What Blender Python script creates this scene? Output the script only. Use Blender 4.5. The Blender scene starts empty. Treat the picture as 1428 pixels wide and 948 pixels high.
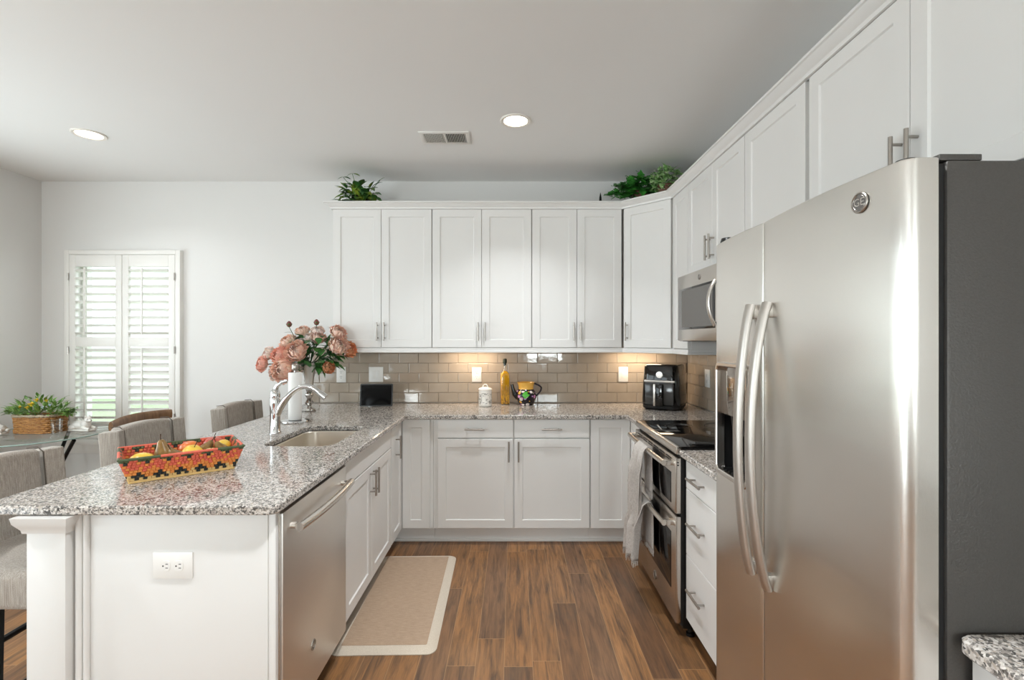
import bpy, bmesh, math, random
from mathutils import Vector, Matrix, Euler, noise as mnoise

PI = math.pi
R = math.radians
sc = bpy.context.scene
C = sc.collection

# ------------------------------------------------------------------ camera
FPX = 675.0
EYE = 1.438
cd = bpy.data.cameras.new('camera')
cd.sensor_width = 36.0
cd.sensor_fit = 'HORIZONTAL'
cd.lens = FPX / 1428 * 36.0
cd.shift_x = -2 / 1428
cd.shift_y = -1 / 1428
cd.clip_start = 0.05
cd.clip_end = 200
cam = bpy.data.objects.new('camera', cd)
cam.location = (0, 0, EYE)
cam.rotation_euler = (PI / 2, 0, 0)
C.objects.link(cam)
sc.camera = cam

# ------------------------------------------------------------------ view, world, lights
sc.view_settings.view_transform = 'Standard'
sc.view_settings.look = 'None'
sc.view_settings.gamma = 1
sc.view_settings.use_curve_mapping = False
sc.view_settings.exposure = 0.1
sc.cycles.use_denoising = True
sc.cycles.max_bounces = 10
sc.cycles.diffuse_bounces = 5
sc.cycles.glossy_bounces = 5
sc.cycles.transmission_bounces = 8
sc.cycles.transparent_max_bounces = 12
sc.cycles.sample_clamp_indirect = 6.0
sc.cycles.caustics_reflective = False
sc.cycles.caustics_refractive = False

world = bpy.data.worlds.new('daylight')
sc.world = world
world.use_nodes = True
wt = world.node_tree
wbg = wt.nodes['Background']
wbg.inputs['Color'].default_value = (0.84, 0.92, 1.0, 1)
wbg.inputs['Strength'].default_value = 3.5


def area_light(name, loc, rot, sx, sy, watts, color, spread=180):
    l = bpy.data.lights.new(name, 'AREA')
    l.shape = 'RECTANGLE'
    l.size = sx
    l.size_y = sy
    l.energy = watts
    l.color = color
    l.spread = R(spread)
    o = bpy.data.objects.new(name, l)
    o.location = loc
    o.rotation_euler = rot
    C.objects.link(o)
    return o


DAY = (0.90, 0.96, 1.0)
FILL = (0.92, 0.965, 1.0)
# openings out of view; patio door, picture and side windows are added to carry daylight
# added upward-tilted lamps brighten the ceiling in place of light off the ground outside
area_light('added_patio_door_light', (-3.99, -1.2, 1.15), (0, R(-90), 0), 2.1, 2.7, 4, DAY)
area_light('patio_ceiling_fill', (-4.35, -1.2, 0.95), (0, R(-122), 0), 1.7, 2.6, 9, FILL, 120)
area_light('rear_window_daylight', (0.74, -4.09, 1.55), (R(90), 0, 0), 0.9, 1.35, 84, DAY)
area_light('added_picture_window_light', (-3.0, -4.09, 1.82), (R(90), 0, 0), 1.4, 1.3, 15, DAY)
area_light('rear_ceiling_fill', (-3.0, -4.45, 1.50), (R(112), 0, R(-12)), 1.4, 1.3, 50, FILL, 100)
area_light('added_side_window_light', (-3.99, 1.9, 1.40), (0, R(-90), 0), 1.55, 2.3, 27, DAY)
area_light('side_ceiling_fill', (-4.4, 1.9, 1.10), (0, R(-128), 0), 1.4, 2.3, 3, FILL, 130)

# ------------------------------------------------------------------ material helpers


def lin(h):
    h = h.lstrip('#')
    v = [int(h[i:i + 2], 16) / 255 for i in (0, 2, 4)]
    return tuple(x / 12.92 if x <= 0.04045 else ((x + 0.055) / 1.055) ** 2.4 for x in v)


class G:
    """small wrapper that builds one node material"""

    def __init__(s, name):
        s.m = bpy.data.materials.new(name)
        s.m.use_nodes = True
        s.t = s.m.node_tree
        s.b = s.t.nodes['Principled BSDF']
        s._co = None

    def n(s, typ, props=None, ins=None):
        nd = s.t.nodes.new(typ)
        for k, v in (props or {}).items():
            setattr(nd, k, v)
        for k, v in (ins or {}).items():
            s.put(nd.inputs[k], v)
        return nd

    def put(s, sock, v):
        if isinstance(v, bpy.types.NodeSocket):
            s.t.links.new(v, sock)
        elif isinstance(v, (tuple, list)) and len(v) == 3 and sock.type == 'RGBA':
            sock.default_value = (*v, 1)
        else:
            sock.default_value = v

    def set(s, **kw):
        for k, v in kw.items():
            s.put(s.b.inputs[k.replace('_', ' ')], v)
        return s

    def co(s):
        if s._co is None:
            s._co = s.n('ShaderNodeTexCoord').outputs['Object']
        return s._co

    def scaled(s, v):
        return s.n('ShaderNodeMapping', ins={'Vector': s.co(), 'Scale': v}).outputs[0]

    def math(s, op, a, b=0.0):
        nd = s.n('ShaderNodeMath', {'operation': op})
        s.put(nd.inputs[0], a)
        s.put(nd.inputs[1], b)
        return nd.outputs[0]

    def mix(s, f, a, b, mode='MIX'):
        nd = s.n('ShaderNodeMixRGB', {'blend_type': mode}, {'Fac': f, 'Color1': a, 'Color2': b})
        return nd.outputs[0]

    def noise(s, scale, detail=2.0, rough=0.5, vec=None, out='Fac', dist=0.0):
        nd = s.n('ShaderNodeTexNoise', None, {'Vector': vec if vec is not None else s.co(), 'Scale': scale,
                                              'Detail': detail, 'Roughness': rough, 'Distortion': dist})
        return nd.outputs[out]

    def ramp(s, f, stops, interp='LINEAR'):
        nd = s.n('ShaderNodeValToRGB', None, {'Fac': f})
        cr = nd.color_ramp
        cr.interpolation = interp
        while len(cr.elements) < len(stops):
            cr.elements.new(0.5)
        for e, (p, c) in zip(cr.elements, stops):
            e.position = p
            e.color = (*c, 1) if isinstance(c, (tuple, list)) else (c, c, c, 1)
        return nd.outputs[0]

    def bump(s, h, strength=0.2, dist=0.01):
        nd = s.n('ShaderNodeBump', None, {'Height': h, 'Strength': strength, 'Distance': dist})
        s.put(s.b.inputs['Normal'], nd.outputs[0])
        return s


def shade(c, f):
    return tuple(min(1, x * f) for x in c)


def plain(name, col, rough=0.5, metal=0.0, var=0.06, scale=30, bump=0.0, **kw):
    """painted or moulded surface with a faint procedural variation"""
    if isinstance(col, str):
        col = lin(col)
    g = G(name)
    f = g.noise(scale, 3)
    g.set(Base_Color=g.mix(f, shade(col, 1 - var), shade(col, 1 + var)), Roughness=rough, Metallic=metal, **kw)
    if bump:
        g.bump(f, bump, 0.004)
    return g.m


def emit(name, col, strength):
    g = G(name)
    g.set(Base_Color=(0.8, 0.8, 0.8), Emission_Color=col, Emission_Strength=strength)
    return g.m


def glass_mat(name, col=(1, 1, 1), tint=0.04, rough=0.0):
    """thin clear pane: mostly transparent with a fresnel gloss"""
    m = bpy.data.materials.new(name)
    m.use_nodes = True
    t = m.node_tree
    t.nodes.clear()
    o = t.nodes.new('ShaderNodeOutputMaterial')
    mx = t.nodes.new('ShaderNodeMixShader')
    tr = t.nodes.new('ShaderNodeBsdfTransparent')
    gl = t.nodes.new('ShaderNodeBsdfGlossy')
    fr = t.nodes.new('ShaderNodeLayerWeight')
    fr.inputs['Blend'].default_value = 0.35
    mul = t.nodes.new('ShaderNodeMath')
    mul.operation = 'MULTIPLY_ADD'
    mul.inputs[1].default_value = 0.8
    mul.inputs[2].default_value = tint
    tr.inputs[0].default_value = (*col, 1)
    gl.inputs['Roughness'].default_value = rough
    t.links.new(fr.outputs['Fresnel'], mul.inputs[0])
    geo = t.nodes.new('ShaderNodeNewGeometry')
    inv = t.nodes.new('ShaderNodeMath')
    inv.operation = 'SUBTRACT'
    inv.inputs[0].default_value = 1.0
    t.links.new(geo.outputs['Backfacing'], inv.inputs[1])
    mu2 = t.nodes.new('ShaderNodeMath')
    mu2.operation = 'MULTIPLY'
    t.links.new(mul.outputs[0], mu2.inputs[0])
    t.links.new(inv.outputs[0], mu2.inputs[1])
    t.links.new(mu2.outputs[0], mx.inputs[0])
    t.links.new(tr.outputs[0], mx.inputs[1])
    t.links.new(gl.outputs[0], mx.inputs[2])
    t.links.new(mx.outputs[0], o.inputs[0])
    return m


def mk_granite():
    g = G('speckled_granite')
    warp = g.n('ShaderNodeVectorMath', {'operation': 'ADD'},
               {0: g.co(), 1: g.n('ShaderNodeVectorMath', {'operation': 'SCALE'},
                                  {0: g.noise(90, 2, out='Color'), 'Scale': 0.006}).outputs[0]}).outputs[0]
    v = g.n('ShaderNodeTexVoronoi', {'feature': 'F1'}, {'Vector': warp, 'Scale': 215.0})
    cell = g.n('ShaderNodeSeparateColor', None, {0: v.outputs['Color']}).outputs[0]
    col = g.ramp(cell, [(0.0, lin('#232324')), (0.11, lin('#6a6561')), (0.27, lin('#989089')),
                        (0.45, lin('#c4bcb4')), (0.68, lin('#dad4cd')), (0.88, lin('#b5a99c'))], 'CONSTANT')
    big = g.noise(14, 3)
    col = g.mix(0.2, col, g.ramp(big, [(0.35, lin('#9a948d')), (0.65, lin('#d9d4ce'))]))
    v2 = g.n('ShaderNodeTexVoronoi', {'feature': 'F1'}, {'Vector': warp, 'Scale': 120.0})
    c2 = g.n('ShaderNodeSeparateColor', None, {0: v2.outputs['Color']}).outputs[1]
    col = g.mix(g.ramp(c2, [(0.86, 0.0), (0.9, 0.75)]), col, lin('#3a3734'))
    g.set(Base_Color=col, Roughness=0.09, Specular_IOR_Level=0.55)
    return g.m


def mk_floor():
    g = G('hickory_plank_floor')
    sp = g.n('ShaderNodeSeparateXYZ', None, {0: g.co()})
    W, L = 0.1265, 1.15
    xs = g.math('DIVIDE', g.math('ADD', sp.outputs[0], 10.035), W)
    row = g.math('FLOOR', xs)
    fx = g.math('FRACT', xs)
    roff = g.n('ShaderNodeTexWhiteNoise', {'noise_dimensions': '1D'}, {'W': row}).outputs['Value']
    ys = g.math('ADD', g.math('DIVIDE', sp.outputs[1], L), g.math('MULTIPLY', roff, 7.3))
    br = g.math('FLOOR', ys)
    fy = g.math('FRACT', ys)
    idv = g.n('ShaderNodeCombineXYZ', None, {0: row, 1: br}).outputs[0]
    rnd = g.n('ShaderNodeTexWhiteNoise', {'noise_dimensions': '2D'}, {'Vector': idv})
    base = g.ramp(rnd.outputs['Value'], [(0.0, lin('#73523a')), (0.3, lin('#8a6341')), (0.6, lin('#976b44')),
                                         (0.85, lin('#a5764b')), (1.0, lin('#7f5e45'))])
    shift = g.n('ShaderNodeVectorMath', {'operation': 'ADD'},
                {0: g.co(), 1: g.n('ShaderNodeVectorMath', {'operation': 'SCALE'},
                                   {0: rnd.outputs['Color'], 'Scale': 9.0}).outputs[0]}).outputs[0]
    st = g.n('ShaderNodeMapping', None, {'Vector': shift, 'Scale': (42, 3.2, 1)}).outputs[0]
    grain = g.noise(1.0, 6, 0.65, st, dist=0.6)
    st2 = g.n('ShaderNodeMapping', None, {'Vector': shift, 'Scale': (9, 2.0, 1)}).outputs[0]
    patch = g.noise(1.0, 4, 0.6, st2, dist=1.2)
    col = g.mix(g.ramp(grain, [(0.32, 0.9), (0.58, 0.0)]), base, lin('#503d30'))
    col = g.mix(g.ramp(patch, [(0.52, 0.0), (0.75, 0.6)]), col, lin('#5c4b3c'))
    fine = g.noise(1.0, 3, 0.6, g.n('ShaderNodeMapping', None, {'Vector': shift, 'Scale': (190, 9, 1)}).outputs[0])
    col = g.mix(0.22, col, g.ramp(fine, [(0.3, 0.25), (0.7, 0.9)]), 'OVERLAY')
    ex = g.math('MINIMUM', fx, g.math('SUBTRACT', 1.0, fx))
    ey = g.math('MINIMUM', fy, g.math('SUBTRACT', 1.0, fy))
    seam = g.math('MAXIMUM', g.math('LESS_THAN', ex, 0.012), g.math('LESS_THAN', ey, 0.0016))
    col = g.mix(g.math('MULTIPLY', seam, 0.6), col, lin('#b08a63'))
    g.set(Base_Color=col, Roughness=g.ramp(grain, [(0.2, 0.42), (0.8, 0.3)]), Specular_IOR_Level=0.4)
    g.bump(g.math('SUBTRACT', grain, seam), 0.12, 0.002)
    return g.m


def mk_steel(name, col, rough, sc3, aniso=0.5, bump=0.03, arot=0.25):
    g = G(name)
    f = g.noise(1.0, 2, 0.5, g.scaled(sc3))
    g.set(Base_Color=g.mix(f, shade(col, 0.985), shade(col, 1.01)), Metallic=1.0,
          Roughness=g.ramp(f, [(0.2, rough * 0.985), (0.8, rough * 1.015)]), Anisotropic=aniso, Anisotropic_Rotation=arot)
    if bump:
        wav = g.noise(5.0, 1, 0.4, g.scaled((0.4, 0.4, 1.6)))
        g.bump(g.math('ADD', g.math('MULTIPLY', f, 0.003), wav), bump, 0.02)
    return g.m


def mk_fabric(name, a, b, sx=(260, 260, 14), rough=0.95):
    g = G(name)
    f = g.noise(1.0, 3, 0.6, g.scaled(sx))
    f2 = g.noise(420, 2)
    k = g.mix(0.4, f, f2)
    g.set(Base_Color=g.ramp(k, [(0.32, a), (0.68, b)]), Roughness=rough, Specular_IOR_Level=0.15,
          Sheen_Weight=0.15)
    g.bump(k, 0.3, 0.003)
    return g.m


def mk_wood(name, a, b, sc3=(60, 60, 5), rough=0.4):
    g = G(name)
    f = g.noise(1.0, 5, 0.6, g.scaled(sc3), dist=0.8)
    g.set(Base_Color=g.ramp(f, [(0.3, a), (0.7, b)]), Roughness=rough)
    return g.m


def mk_leaf(name, a, b, vein=None, scale=18, edge=None):
    g = G(name)
    f = g.noise(scale, 3, 0.6)
    stops = [(0.3, a), (0.62, b)]
    if edge is not None:
        stops = [(0.3, a), (0.5, b), (0.62, edge)]
    g.set(Base_Color=g.ramp(f, stops), Roughness=0.4, Subsurface_Weight=0.0)
    return g.m


M = {}
M['wall'] = plain('wall_paint', '#dcdad7', 0.85, var=0.015, scale=3)
M['ceil'] = plain('ceiling_paint', '#ebeae8', 0.9, var=0.012, scale=2)
M['cab'] = plain('white_cabinet_paint', '#e4e2df', 0.38, var=0.015, scale=6)
M['trim'] = plain('white_trim_paint', '#e6e3de', 0.4, var=0.015, scale=8)
M['toe'] = plain('shaded_toe_kick', '#6c655e', 0.6)  # darker base colour paints in the shade under the cabinet fronts
M['granite'] = mk_granite()
M['floor'] = mk_floor()
M['steel'] = mk_steel('brushed_stainless', lin('#e0dcd6'), 0.27, (3, 3, 320), 0.65, 0.07, 0.0)
M['steeldw'] = mk_steel('brushed_stainless_dishwasher', lin('#e6e2dd'), 0.40, (900, 3, 900), 0.35, 0.02)
M['steel2'] = mk_steel('brushed_stainless_trim', lin('#d2ccc5'), 0.26, (400, 8, 400), 0.4, 0.0)
M['handlesteel'] = mk_steel('satin_handle_steel', lin('#c2bcb5'), 0.36, (300, 300, 8), 0.3, 0.0)
M['badge'] = plain('badge_grey', '#6e6b68', 0.35, 0.7, var=0.1)
M['nickel'] = mk_steel('brushed_nickel', lin('#aaa49d'), 0.3, (200, 200, 200), 0.0, 0.0)
M['chrome'] = plain('polished_chrome', '#dcdcdc', 0.06, 1.0, var=0.02)
M['silver'] = plain('polished_silver', '#c9c6c2', 0.14, 1.0, var=0.03)
M['black'] = plain('black_plastic', '#141414', 0.35, var=0.15)
M['blackgloss'] = plain('black_gloss', '#0c0b0b', 0.06, var=0.1, Specular_IOR_Level=0.6)
M['screen'] = plain('dark_screen_glass', '#050506', 0.08, var=0.1, Specular_IOR_Level=0.15)
M['gasket'] = plain('black_rubber', '#0e0e0e', 0.6)
g = G('charcoal_textured_enamel')
_f = g.noise(260, 2)
g.set(Base_Color=g.mix(_f, lin('#4d4a47'), lin('#55524f')), Roughness=0.42, Metallic=0.35)
g.bump(_f, 0.35, 0.002)
M['fridgeside'] = g.m
M['tile'] = None
g = G('taupe_glass_tile')
_f = g.noise(9, 2)
_w = g.noise(22, 2)
g.set(Base_Color=g.mix(_f, lin('#a39687'), lin('#b3a697')), Roughness=0.06, Specular_IOR_Level=0.7, Coat_Weight=0.4,
      Coat_Roughness=0.03)
g.bump(_w, 0.05, 0.01)
M['tile'] = g.m
M['grout'] = plain('tile_grout', '#9c8f82', 0.9)
M['plate'] = plain('white_switch_plate', '#f0eeea', 0.35, var=0.01)
M['slot'] = plain('outlet_slot', '#3a3836', 0.6)
M['fabric'] = mk_fabric('stool_linen', lin('#8d847b'), lin('#c2bab0'))
M['fabric2'] = mk_fabric('stool_linen_light', lin('#a39c95'), lin('#cfc9c2'), (200, 200, 200))
M['seam'] = plain('seam_shadow_piping', '#5d554d', 0.9)
M['blackmetal'] = plain('black_iron', '#1b1a1a', 0.45, 0.6)
M['tableglass'] = glass_mat('table_glass', (0.96, 0.98, 0.97), 0.10)
M['winglass'] = glass_mat('window_glass', (0.97, 0.99, 0.98), 0.03)
M['crystal'] = glass_mat('crystal_glass', (0.95, 0.97, 0.97), 0.08)
M['glassgreen'] = plain('table_glass_rim', '#93a8a0', 0.1, var=0.1)
M['louver'] = plain('white_louver', '#efede9', 0.4, var=0.01)
M['vent_dark'] = plain('duct_dark', '#2a2927', 0.8)
M['warmlens'] = emit('warm_lamp_lens', (1.0, 0.86, 0.66), 9.0)
M['candark'] = plain('lamp_trim_white', '#e9e4dc', 0.4)
M['mat_top'] = mk_fabric('mat_woven_taupe', lin('#a58b74'), lin('#c0a68d'), (25, 160, 1), 0.8)
M['mat_edge'] = mk_fabric('mat_border_tan', lin('#c7b8a5'), lin('#dccfbe'), (240, 240, 240), 0.8)
M['towel'] = mk_fabric('towel_linen', lin('#a9a19a'), lin('#cfc8c2'), (160, 160, 120))
M['paper'] = plain('paper_towel', '#f3f1ee', 0.95, var=0.02, scale=120, bump=0.15)
M['sinksteel'] = mk_steel('sink_stainless', lin('#dcd4c8'), 0.36, (6, 300, 300), 0.4, 0.0)
M['wood'] = mk_wood('brown_chair_wood', lin('#6b4a30'), lin('#94704e'))
M['wickergap'] = mk_wood('wicker_gap_shade', lin('#3a241a'), lin('#5a3a28'))
M['soil'] = plain('moss_soil', '#3b2f22', 0.95, var=0.3, scale=80)
M['terracotta'] = plain('brown_pot', '#6b4a3a', 0.7, var=0.1)
M['ivy'] = mk_leaf('ivy_dark_leaf', lin('#1d5220'), lin('#4a9a3c'))
M['ivy2'] = mk_leaf('ivy_variegated_leaf', lin('#35702f'), lin('#84b068'), scale=45, edge=lin('#c3d4a8'))
M['pothos'] = mk_leaf('pothos_leaf', lin('#17381f'), lin('#3f7030'), scale=14, edge=lin('#8a9a33'))
M['roseleaf'] = mk_leaf('peony_leaf', lin('#1c4423'), lin('#47803a'))
M['herb'] = mk_leaf('herb_leaf', lin('#3d7030'), lin('#86a850'), scale=25)
M['stem'] = plain('green_stem', '#33502c', 0.6, var=0.15)
M['petal'] = [plain('petal_peach', '#ffd0bd', 0.7, var=0.12, scale=40, Subsurface_Weight=0.5, Subsurface_Scale=0.03, Subsurface_Radius=(1.0, 0.6, 0.45)),
              plain('petal_coral', '#ffbaa8', 0.7, var=0.14, scale=40, Subsurface_Weight=0.5, Subsurface_Scale=0.03, Subsurface_Radius=(1.0, 0.6, 0.45)),
              plain('petal_blush', '#ffe3d8', 0.7, var=0.1, scale=40, Subsurface_Weight=0.5, Subsurface_Scale=0.03, Subsurface_Radius=(1.0, 0.6, 0.45)),
              plain('petal_orange', '#f7ab80', 0.7, var=0.14, scale=40, Subsurface_Weight=0.5, Subsurface_Scale=0.03, Subsurface_Radius=(1.0, 0.6, 0.45))]
M['bud'] = plain('closed_bud', '#7a4440', 0.6, var=0.2)
M['yellowflower'] = plain('yellow_petal', '#ecc62f', 0.6, var=0.12)
M['paleflower'] = plain('pale_blue_petal', '#c9d8e6', 0.6, var=0.1)
M['wicker'] = mk_wood('honey_wicker', lin('#7a4a22'), lin('#bf8a4a'), (70, 70, 70), 0.55)
M['rope'] = mk_wood('rope_rim', lin('#8a7a64'), lin('#bfae96'), (160, 160, 160), 0.8)
M['straw'] = [plain('straw_natural', '#dcb878', 0.6, var=0.15, scale=60), plain('straw_orange', '#e08d45', 0.6, var=0.15, scale=60),
              plain('straw_coral', '#d9664f', 0.6, var=0.18, scale=60), plain('straw_black', '#2a2d2a', 0.6, var=0.2, scale=60),
              plain('straw_green', '#4a5636', 0.6, var=0.2, scale=60)]
M['ceramic'] = plain('white_glazed_ceramic', '#e9e5de', 0.18, var=0.05, scale=20)
M['figurine'] = plain('figurine_ceramic', '#e4dfd8', 0.3, var=0.08, scale=60)


def fruit(name, a, b, c=None, scale=18, rough=0.3):
    g = G(name)
    f = g.noise(scale, 4, 0.6)
    st = [(0.3, lin(a)), (0.65, lin(b))]
    if c:
        st.append((0.85, lin(c)))
    g.set(Base_Color=g.ramp(f, st), Roughness=rough)
    g.bump(g.noise(300, 2), 0.06, 0.001)
    return g.m


M['mango'] = fruit('yellow_skin', '#e8b72c', '#f0cf55')
M['pear'] = fruit('brown_pear_skin', '#6f5428', '#98743a', '#7f6a34', 40)
M['lemon'] = fruit('pale_lemon_skin', '#ecd27a', '#f1dd9c')
M['orange'] = fruit('orange_red_skin', '#d2562a', '#e58636')
M['redapple'] = fruit('red_apple_skin', '#a83a30', '#c9604c', '#d88a5c')
M['fstem'] = plain('fruit_stem', '#4a3320', 0.8)

# ------------------------------------------------------------------ mesh helpers
ROOTM = {}


def rounded(pts, radii, seg=6):
    """2-D polygon with rounded corners (pts counter-clockwise)"""
    out = []
    n = len(pts)
    for i in range(n):
        p = Vector(pts[i])
        r = radii[i] if isinstance(radii, (list, tuple)) else radii
        a = Vector(pts[i - 1]) - p
        b = Vector(pts[(i + 1) % n]) - p
        if r <= 0:
            out.append(tuple(p))
            continue
        ang = a.angle(b)
        d = min(r / math.tan(ang / 2), a.length * 0.49, b.length * 0.49)
        rr = d * math.tan(ang / 2)
        pa, pb = p + a.normalized() * d, p + b.normalized() * d
        cen = p + (a.normalized() + b.normalized()).normalized() * (rr / math.sin(ang / 2))
        a0 = math.atan2(pa.y - cen.y, pa.x - cen.x)
        a1 = math.atan2(pb.y - cen.y, pb.x - cen.x)
        da = (a1 - a0 + PI) % (2 * PI) - PI
        for k in range(seg + 1):
            t = a0 + da * k / seg
            out.append((cen.x + rr * math.cos(t), cen.y + rr * math.sin(t)))
    return out


def offset(pts, d):
    """shrink a counter-clockwise polygon by d"""
    out = []
    n = len(pts)
    for i in range(n):
        p0, p1, p2 = Vector(pts[i - 1]), Vector(pts[i]), Vector(pts[(i + 1) % n])
        e1, e2 = (p1 - p0).normalized(), (p2 - p1).normalized()
        n1, n2 = Vector((-e1.y, e1.x)), Vector((-e2.y, e2.x))
        b = n1 + n2
        b = b.normalized() if b.length > 1e-6 else n1
        k = d / max(0.35, b.dot(n1))
        out.append((p1.x + b.x * k, p1.y + b.y * k))
    return out


class MB:
    def __init__(s):
        s.bm = bmesh.new()
        s.T = None

    def v(s, p):
        p = Vector(p)
        if s.T is not None:
            p = s.T @ p
        return s.bm.verts.new(p)

    def f(s, vs, mi=0):
        try:
            fc = s.bm.faces.new(vs)
            fc.material_index = mi
            return fc
        except ValueError:
            return None

    def merge(s, tmp, mi=None, mat=None):
        mp = {}
        for v in tmp.verts:
            p = v.co if mat is None else mat @ v.co
            mp[v] = s.v(p)
        for f in tmp.faces:
            s.f([mp[v] for v in f.verts], f.material_index if mi is None else mi)
        tmp.free()

    def box(s, x0, x1, y0, y1, z0, z1, mi=0, bv=0.0, seg=2, mat=None):
        t = bmesh.new()
        vs = [t.verts.new((x, y, z)) for x in (x0, x1) for y in (y0, y1) for z in (z0, z1)]
        for q in ((0, 1, 3, 2), (4, 6, 7, 5), (0, 4, 5, 1), (2, 3, 7, 6), (0, 2, 6, 4), (1, 5, 7, 3)):
            t.faces.new([vs[i] for i in q])
        if bv:
            bmesh.ops.bevel(t, geom=list(t.edges), offset=bv, segments=seg, affect='EDGES', profile=0.5, clamp_overlap=True)
        s.merge(t, mi, mat)
        return s

    def prism(s, poly, z0, z1, mi=0, bv=0.0, mat=None, axis='z'):
        """vertical extrusion of a counter-clockwise polygon, top and bottom edges eased by bv"""
        t = bmesh.new()

        def P(p, z):
            return (p[0], p[1], z)
        if bv:
            ins = offset(poly, bv)
            loops = [(ins, z0), (poly, z0 + bv), (poly, z1 - bv), (ins, z1)]
        else:
            loops = [(poly, z0), (poly, z1)]
        vl = [[t.verts.new(P(p, z)) for p in lp] for lp, z in loops]
        n = len(poly)
        for a, b in zip(vl, vl[1:]):
            for i in range(n):
                t.faces.new((a[i], a[(i + 1) % n], b[(i + 1) % n], b[i]))
        t.faces.new(list(reversed(vl[0])))
        t.faces.new(vl[-1])
        bmesh.ops.triangulate(t, faces=[f for f in t.faces if len(f.verts) > 4])
        s.merge(t, mi, mat)
        return s

    def slab(s, outer, holes, z0, z1, bv=0.004, mi=0):
        """polygon slab with holes (outer ccw, holes ccw), eased edges"""
        t = bmesh.new()

        def ring(poly, sign):
            ins = offset(poly, bv * sign)
            return [[t.verts.new((p[0], p[1], z)) for p in lp] for lp, z in
                    ((ins, z0), (poly, z0 + bv), (poly, z1 - bv), (ins, z1))]
        rs = [ring(outer, 1)] + [ring(h, -1) for h in holes]
        for k, r in enumerate(rs):
            n = len(r[0])
            for a, b in zip(r, r[1:]):
                for i in range(n):
                    q = (a[i], a[(i + 1) % n], b[(i + 1) % n], b[i])
                    t.faces.new(q if k == 0 else tuple(reversed(q)))
        for lev, nz in ((0, -1), (3, 1)):
            es = []
            for r in rs:
                lp = r[lev]
                for i in range(len(lp)):
                    es.append(t.edges.get((lp[i], lp[(i + 1) % len(lp)])))
            bmesh.ops.triangle_fill(t, use_beauty=True, use_dissolve=False, edges=es, normal=(0, 0, nz))
        s.merge(t, mi)
        return s

    def panel(s, x0, x1, z0, z1, yb, yf, rail=0.057, rec=0.007, mi=0, slab=False):
        """cabinet front facing -y: flat slab, or shaker frame with recessed panel"""
        rings = [(0, yb), (0, yf + 0.002), (0.002, yf)]
        if not slab:
            rings += [(rail, yf), (rail + 0.004, yf + rec)]
        vl = []
        for ins, y in rings:
            vl.append([s.v((x0 + ins, y, z0 + ins)), s.v((x1 - ins, y, z0 + ins)), s.v((x1 - ins, y, z1 - ins)),
                       s.v((x0 + ins, y, z1 - ins))])
        for a, b in zip(vl, vl[1:]):
            for i in range(4):
                s.f((a[i], a[(i + 1) % 4], b[(i + 1) % 4], b[i]), mi)
        s.f(vl[-1], mi)
        s.f(list(reversed(vl[0])), mi)
        return s

    def tube(s, path, r, seg=10, mi=0, caps=True, flat=None, closed=False):
        """sweep a circle (or ellipse: flat = (axis vector, other radius)) along a path"""
        pts = [Vector(p) for p in path]
        n = len(pts)
        rad = r if isinstance(r, (list, tuple)) else [r] * n
        tang = []
        for i in range(n):
            if closed:
                d = pts[(i + 1) % n] - pts[i - 1]
            else:
                d = pts[min(i + 1, n - 1)] - pts[max(i - 1, 0)]
            tang.append(d.normalized())
        if flat:
            u = Vector(flat[0])
        else:
            u = Vector((0, 0, 1)) if abs(tang[0].z) < 0.9 else Vector((1, 0, 0))
        loops = []
        for i in range(n):
            t = tang[i]
            if flat:
                u = Vector(flat[0])
            u = (u - t * u.dot(t))
            u = u.normalized() if u.length > 1e-6 else t.orthogonal().normalized()
            w = t.cross(u)
            ru = rad[i] if not flat else flat[1] * (rad[i] / max(rad))
            loops.append([s.v(pts[i] + u * (math.cos(2 * PI * k / seg) * ru) + w * (math.sin(2 * PI * k / seg) * rad[i]))
                          for k in range(seg)])
        m = n if closed else n - 1
        for i in range(m):
            a, b = loops[i], loops[(i + 1) % n]
            for k in range(seg):
                s.f((a[k], a[(k + 1) % seg], b[(k + 1) % seg], b[k]), mi)
        if caps and not closed:
            s.f(list(reversed(loops[0])), mi)
            s.f(loops[-1], mi)
        return s

    def lathe(s, prof, cen=(0, 0, 0), seg=24, mi=0, mat=None, scale=(1, 1), caps=True):
        """profile of (radius, z) turned about z"""
        t = bmesh.new()
        loops = []
        for r, z in prof:
            if r < 1e-5:
                loops.append([t.verts.new((cen[0], cen[1], cen[2] + z))])
            else:
                loops.append([t.verts.new((cen[0] + r * scale[0] * math.cos(2 * PI * k / seg),
                                           cen[1] + r * scale[1] * math.sin(2 * PI * k / seg), cen[2] + z)) for k in range(seg)])
        for a, b in zip(loops, loops[1:]):
            for k in range(seg):
                if len(a) == 1 and len(b) == 1:
                    continue
                if len(a) == 1:
                    q = (a[0], b[(k + 1) % seg], b[k])
                elif len(b) == 1:
                    q = (a[k], a[(k + 1) % seg], b[0])
                else:
                    q = (a[k], a[(k + 1) % seg], b[(k + 1) % seg], b[k])
                t.faces.new(q)
        if caps and len(loops[0]) > 1:
            t.faces.new(list(reversed(loops[0])))
        if caps and len(loops[-1]) > 1:
            t.faces.new(loops[-1])
        s.merge(t, mi, mat)
        return s

    def ball(s, c, r, mi=0, seg=14, rot=None):
        r = r if isinstance(r, (tuple, list)) else (r, r, r)
        t = bmesh.new()
        bmesh.ops.create_uvsphere(t, u_segments=seg, v_segments=max(6, seg * 2 // 3), radius=1)
        m = Matrix.Translation(c) @ (rot.to_matrix().to_4x4() if rot else Matrix()) @ Matrix.Diagonal((*r, 1))
        s.merge(t, mi, m)
        return s

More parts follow.
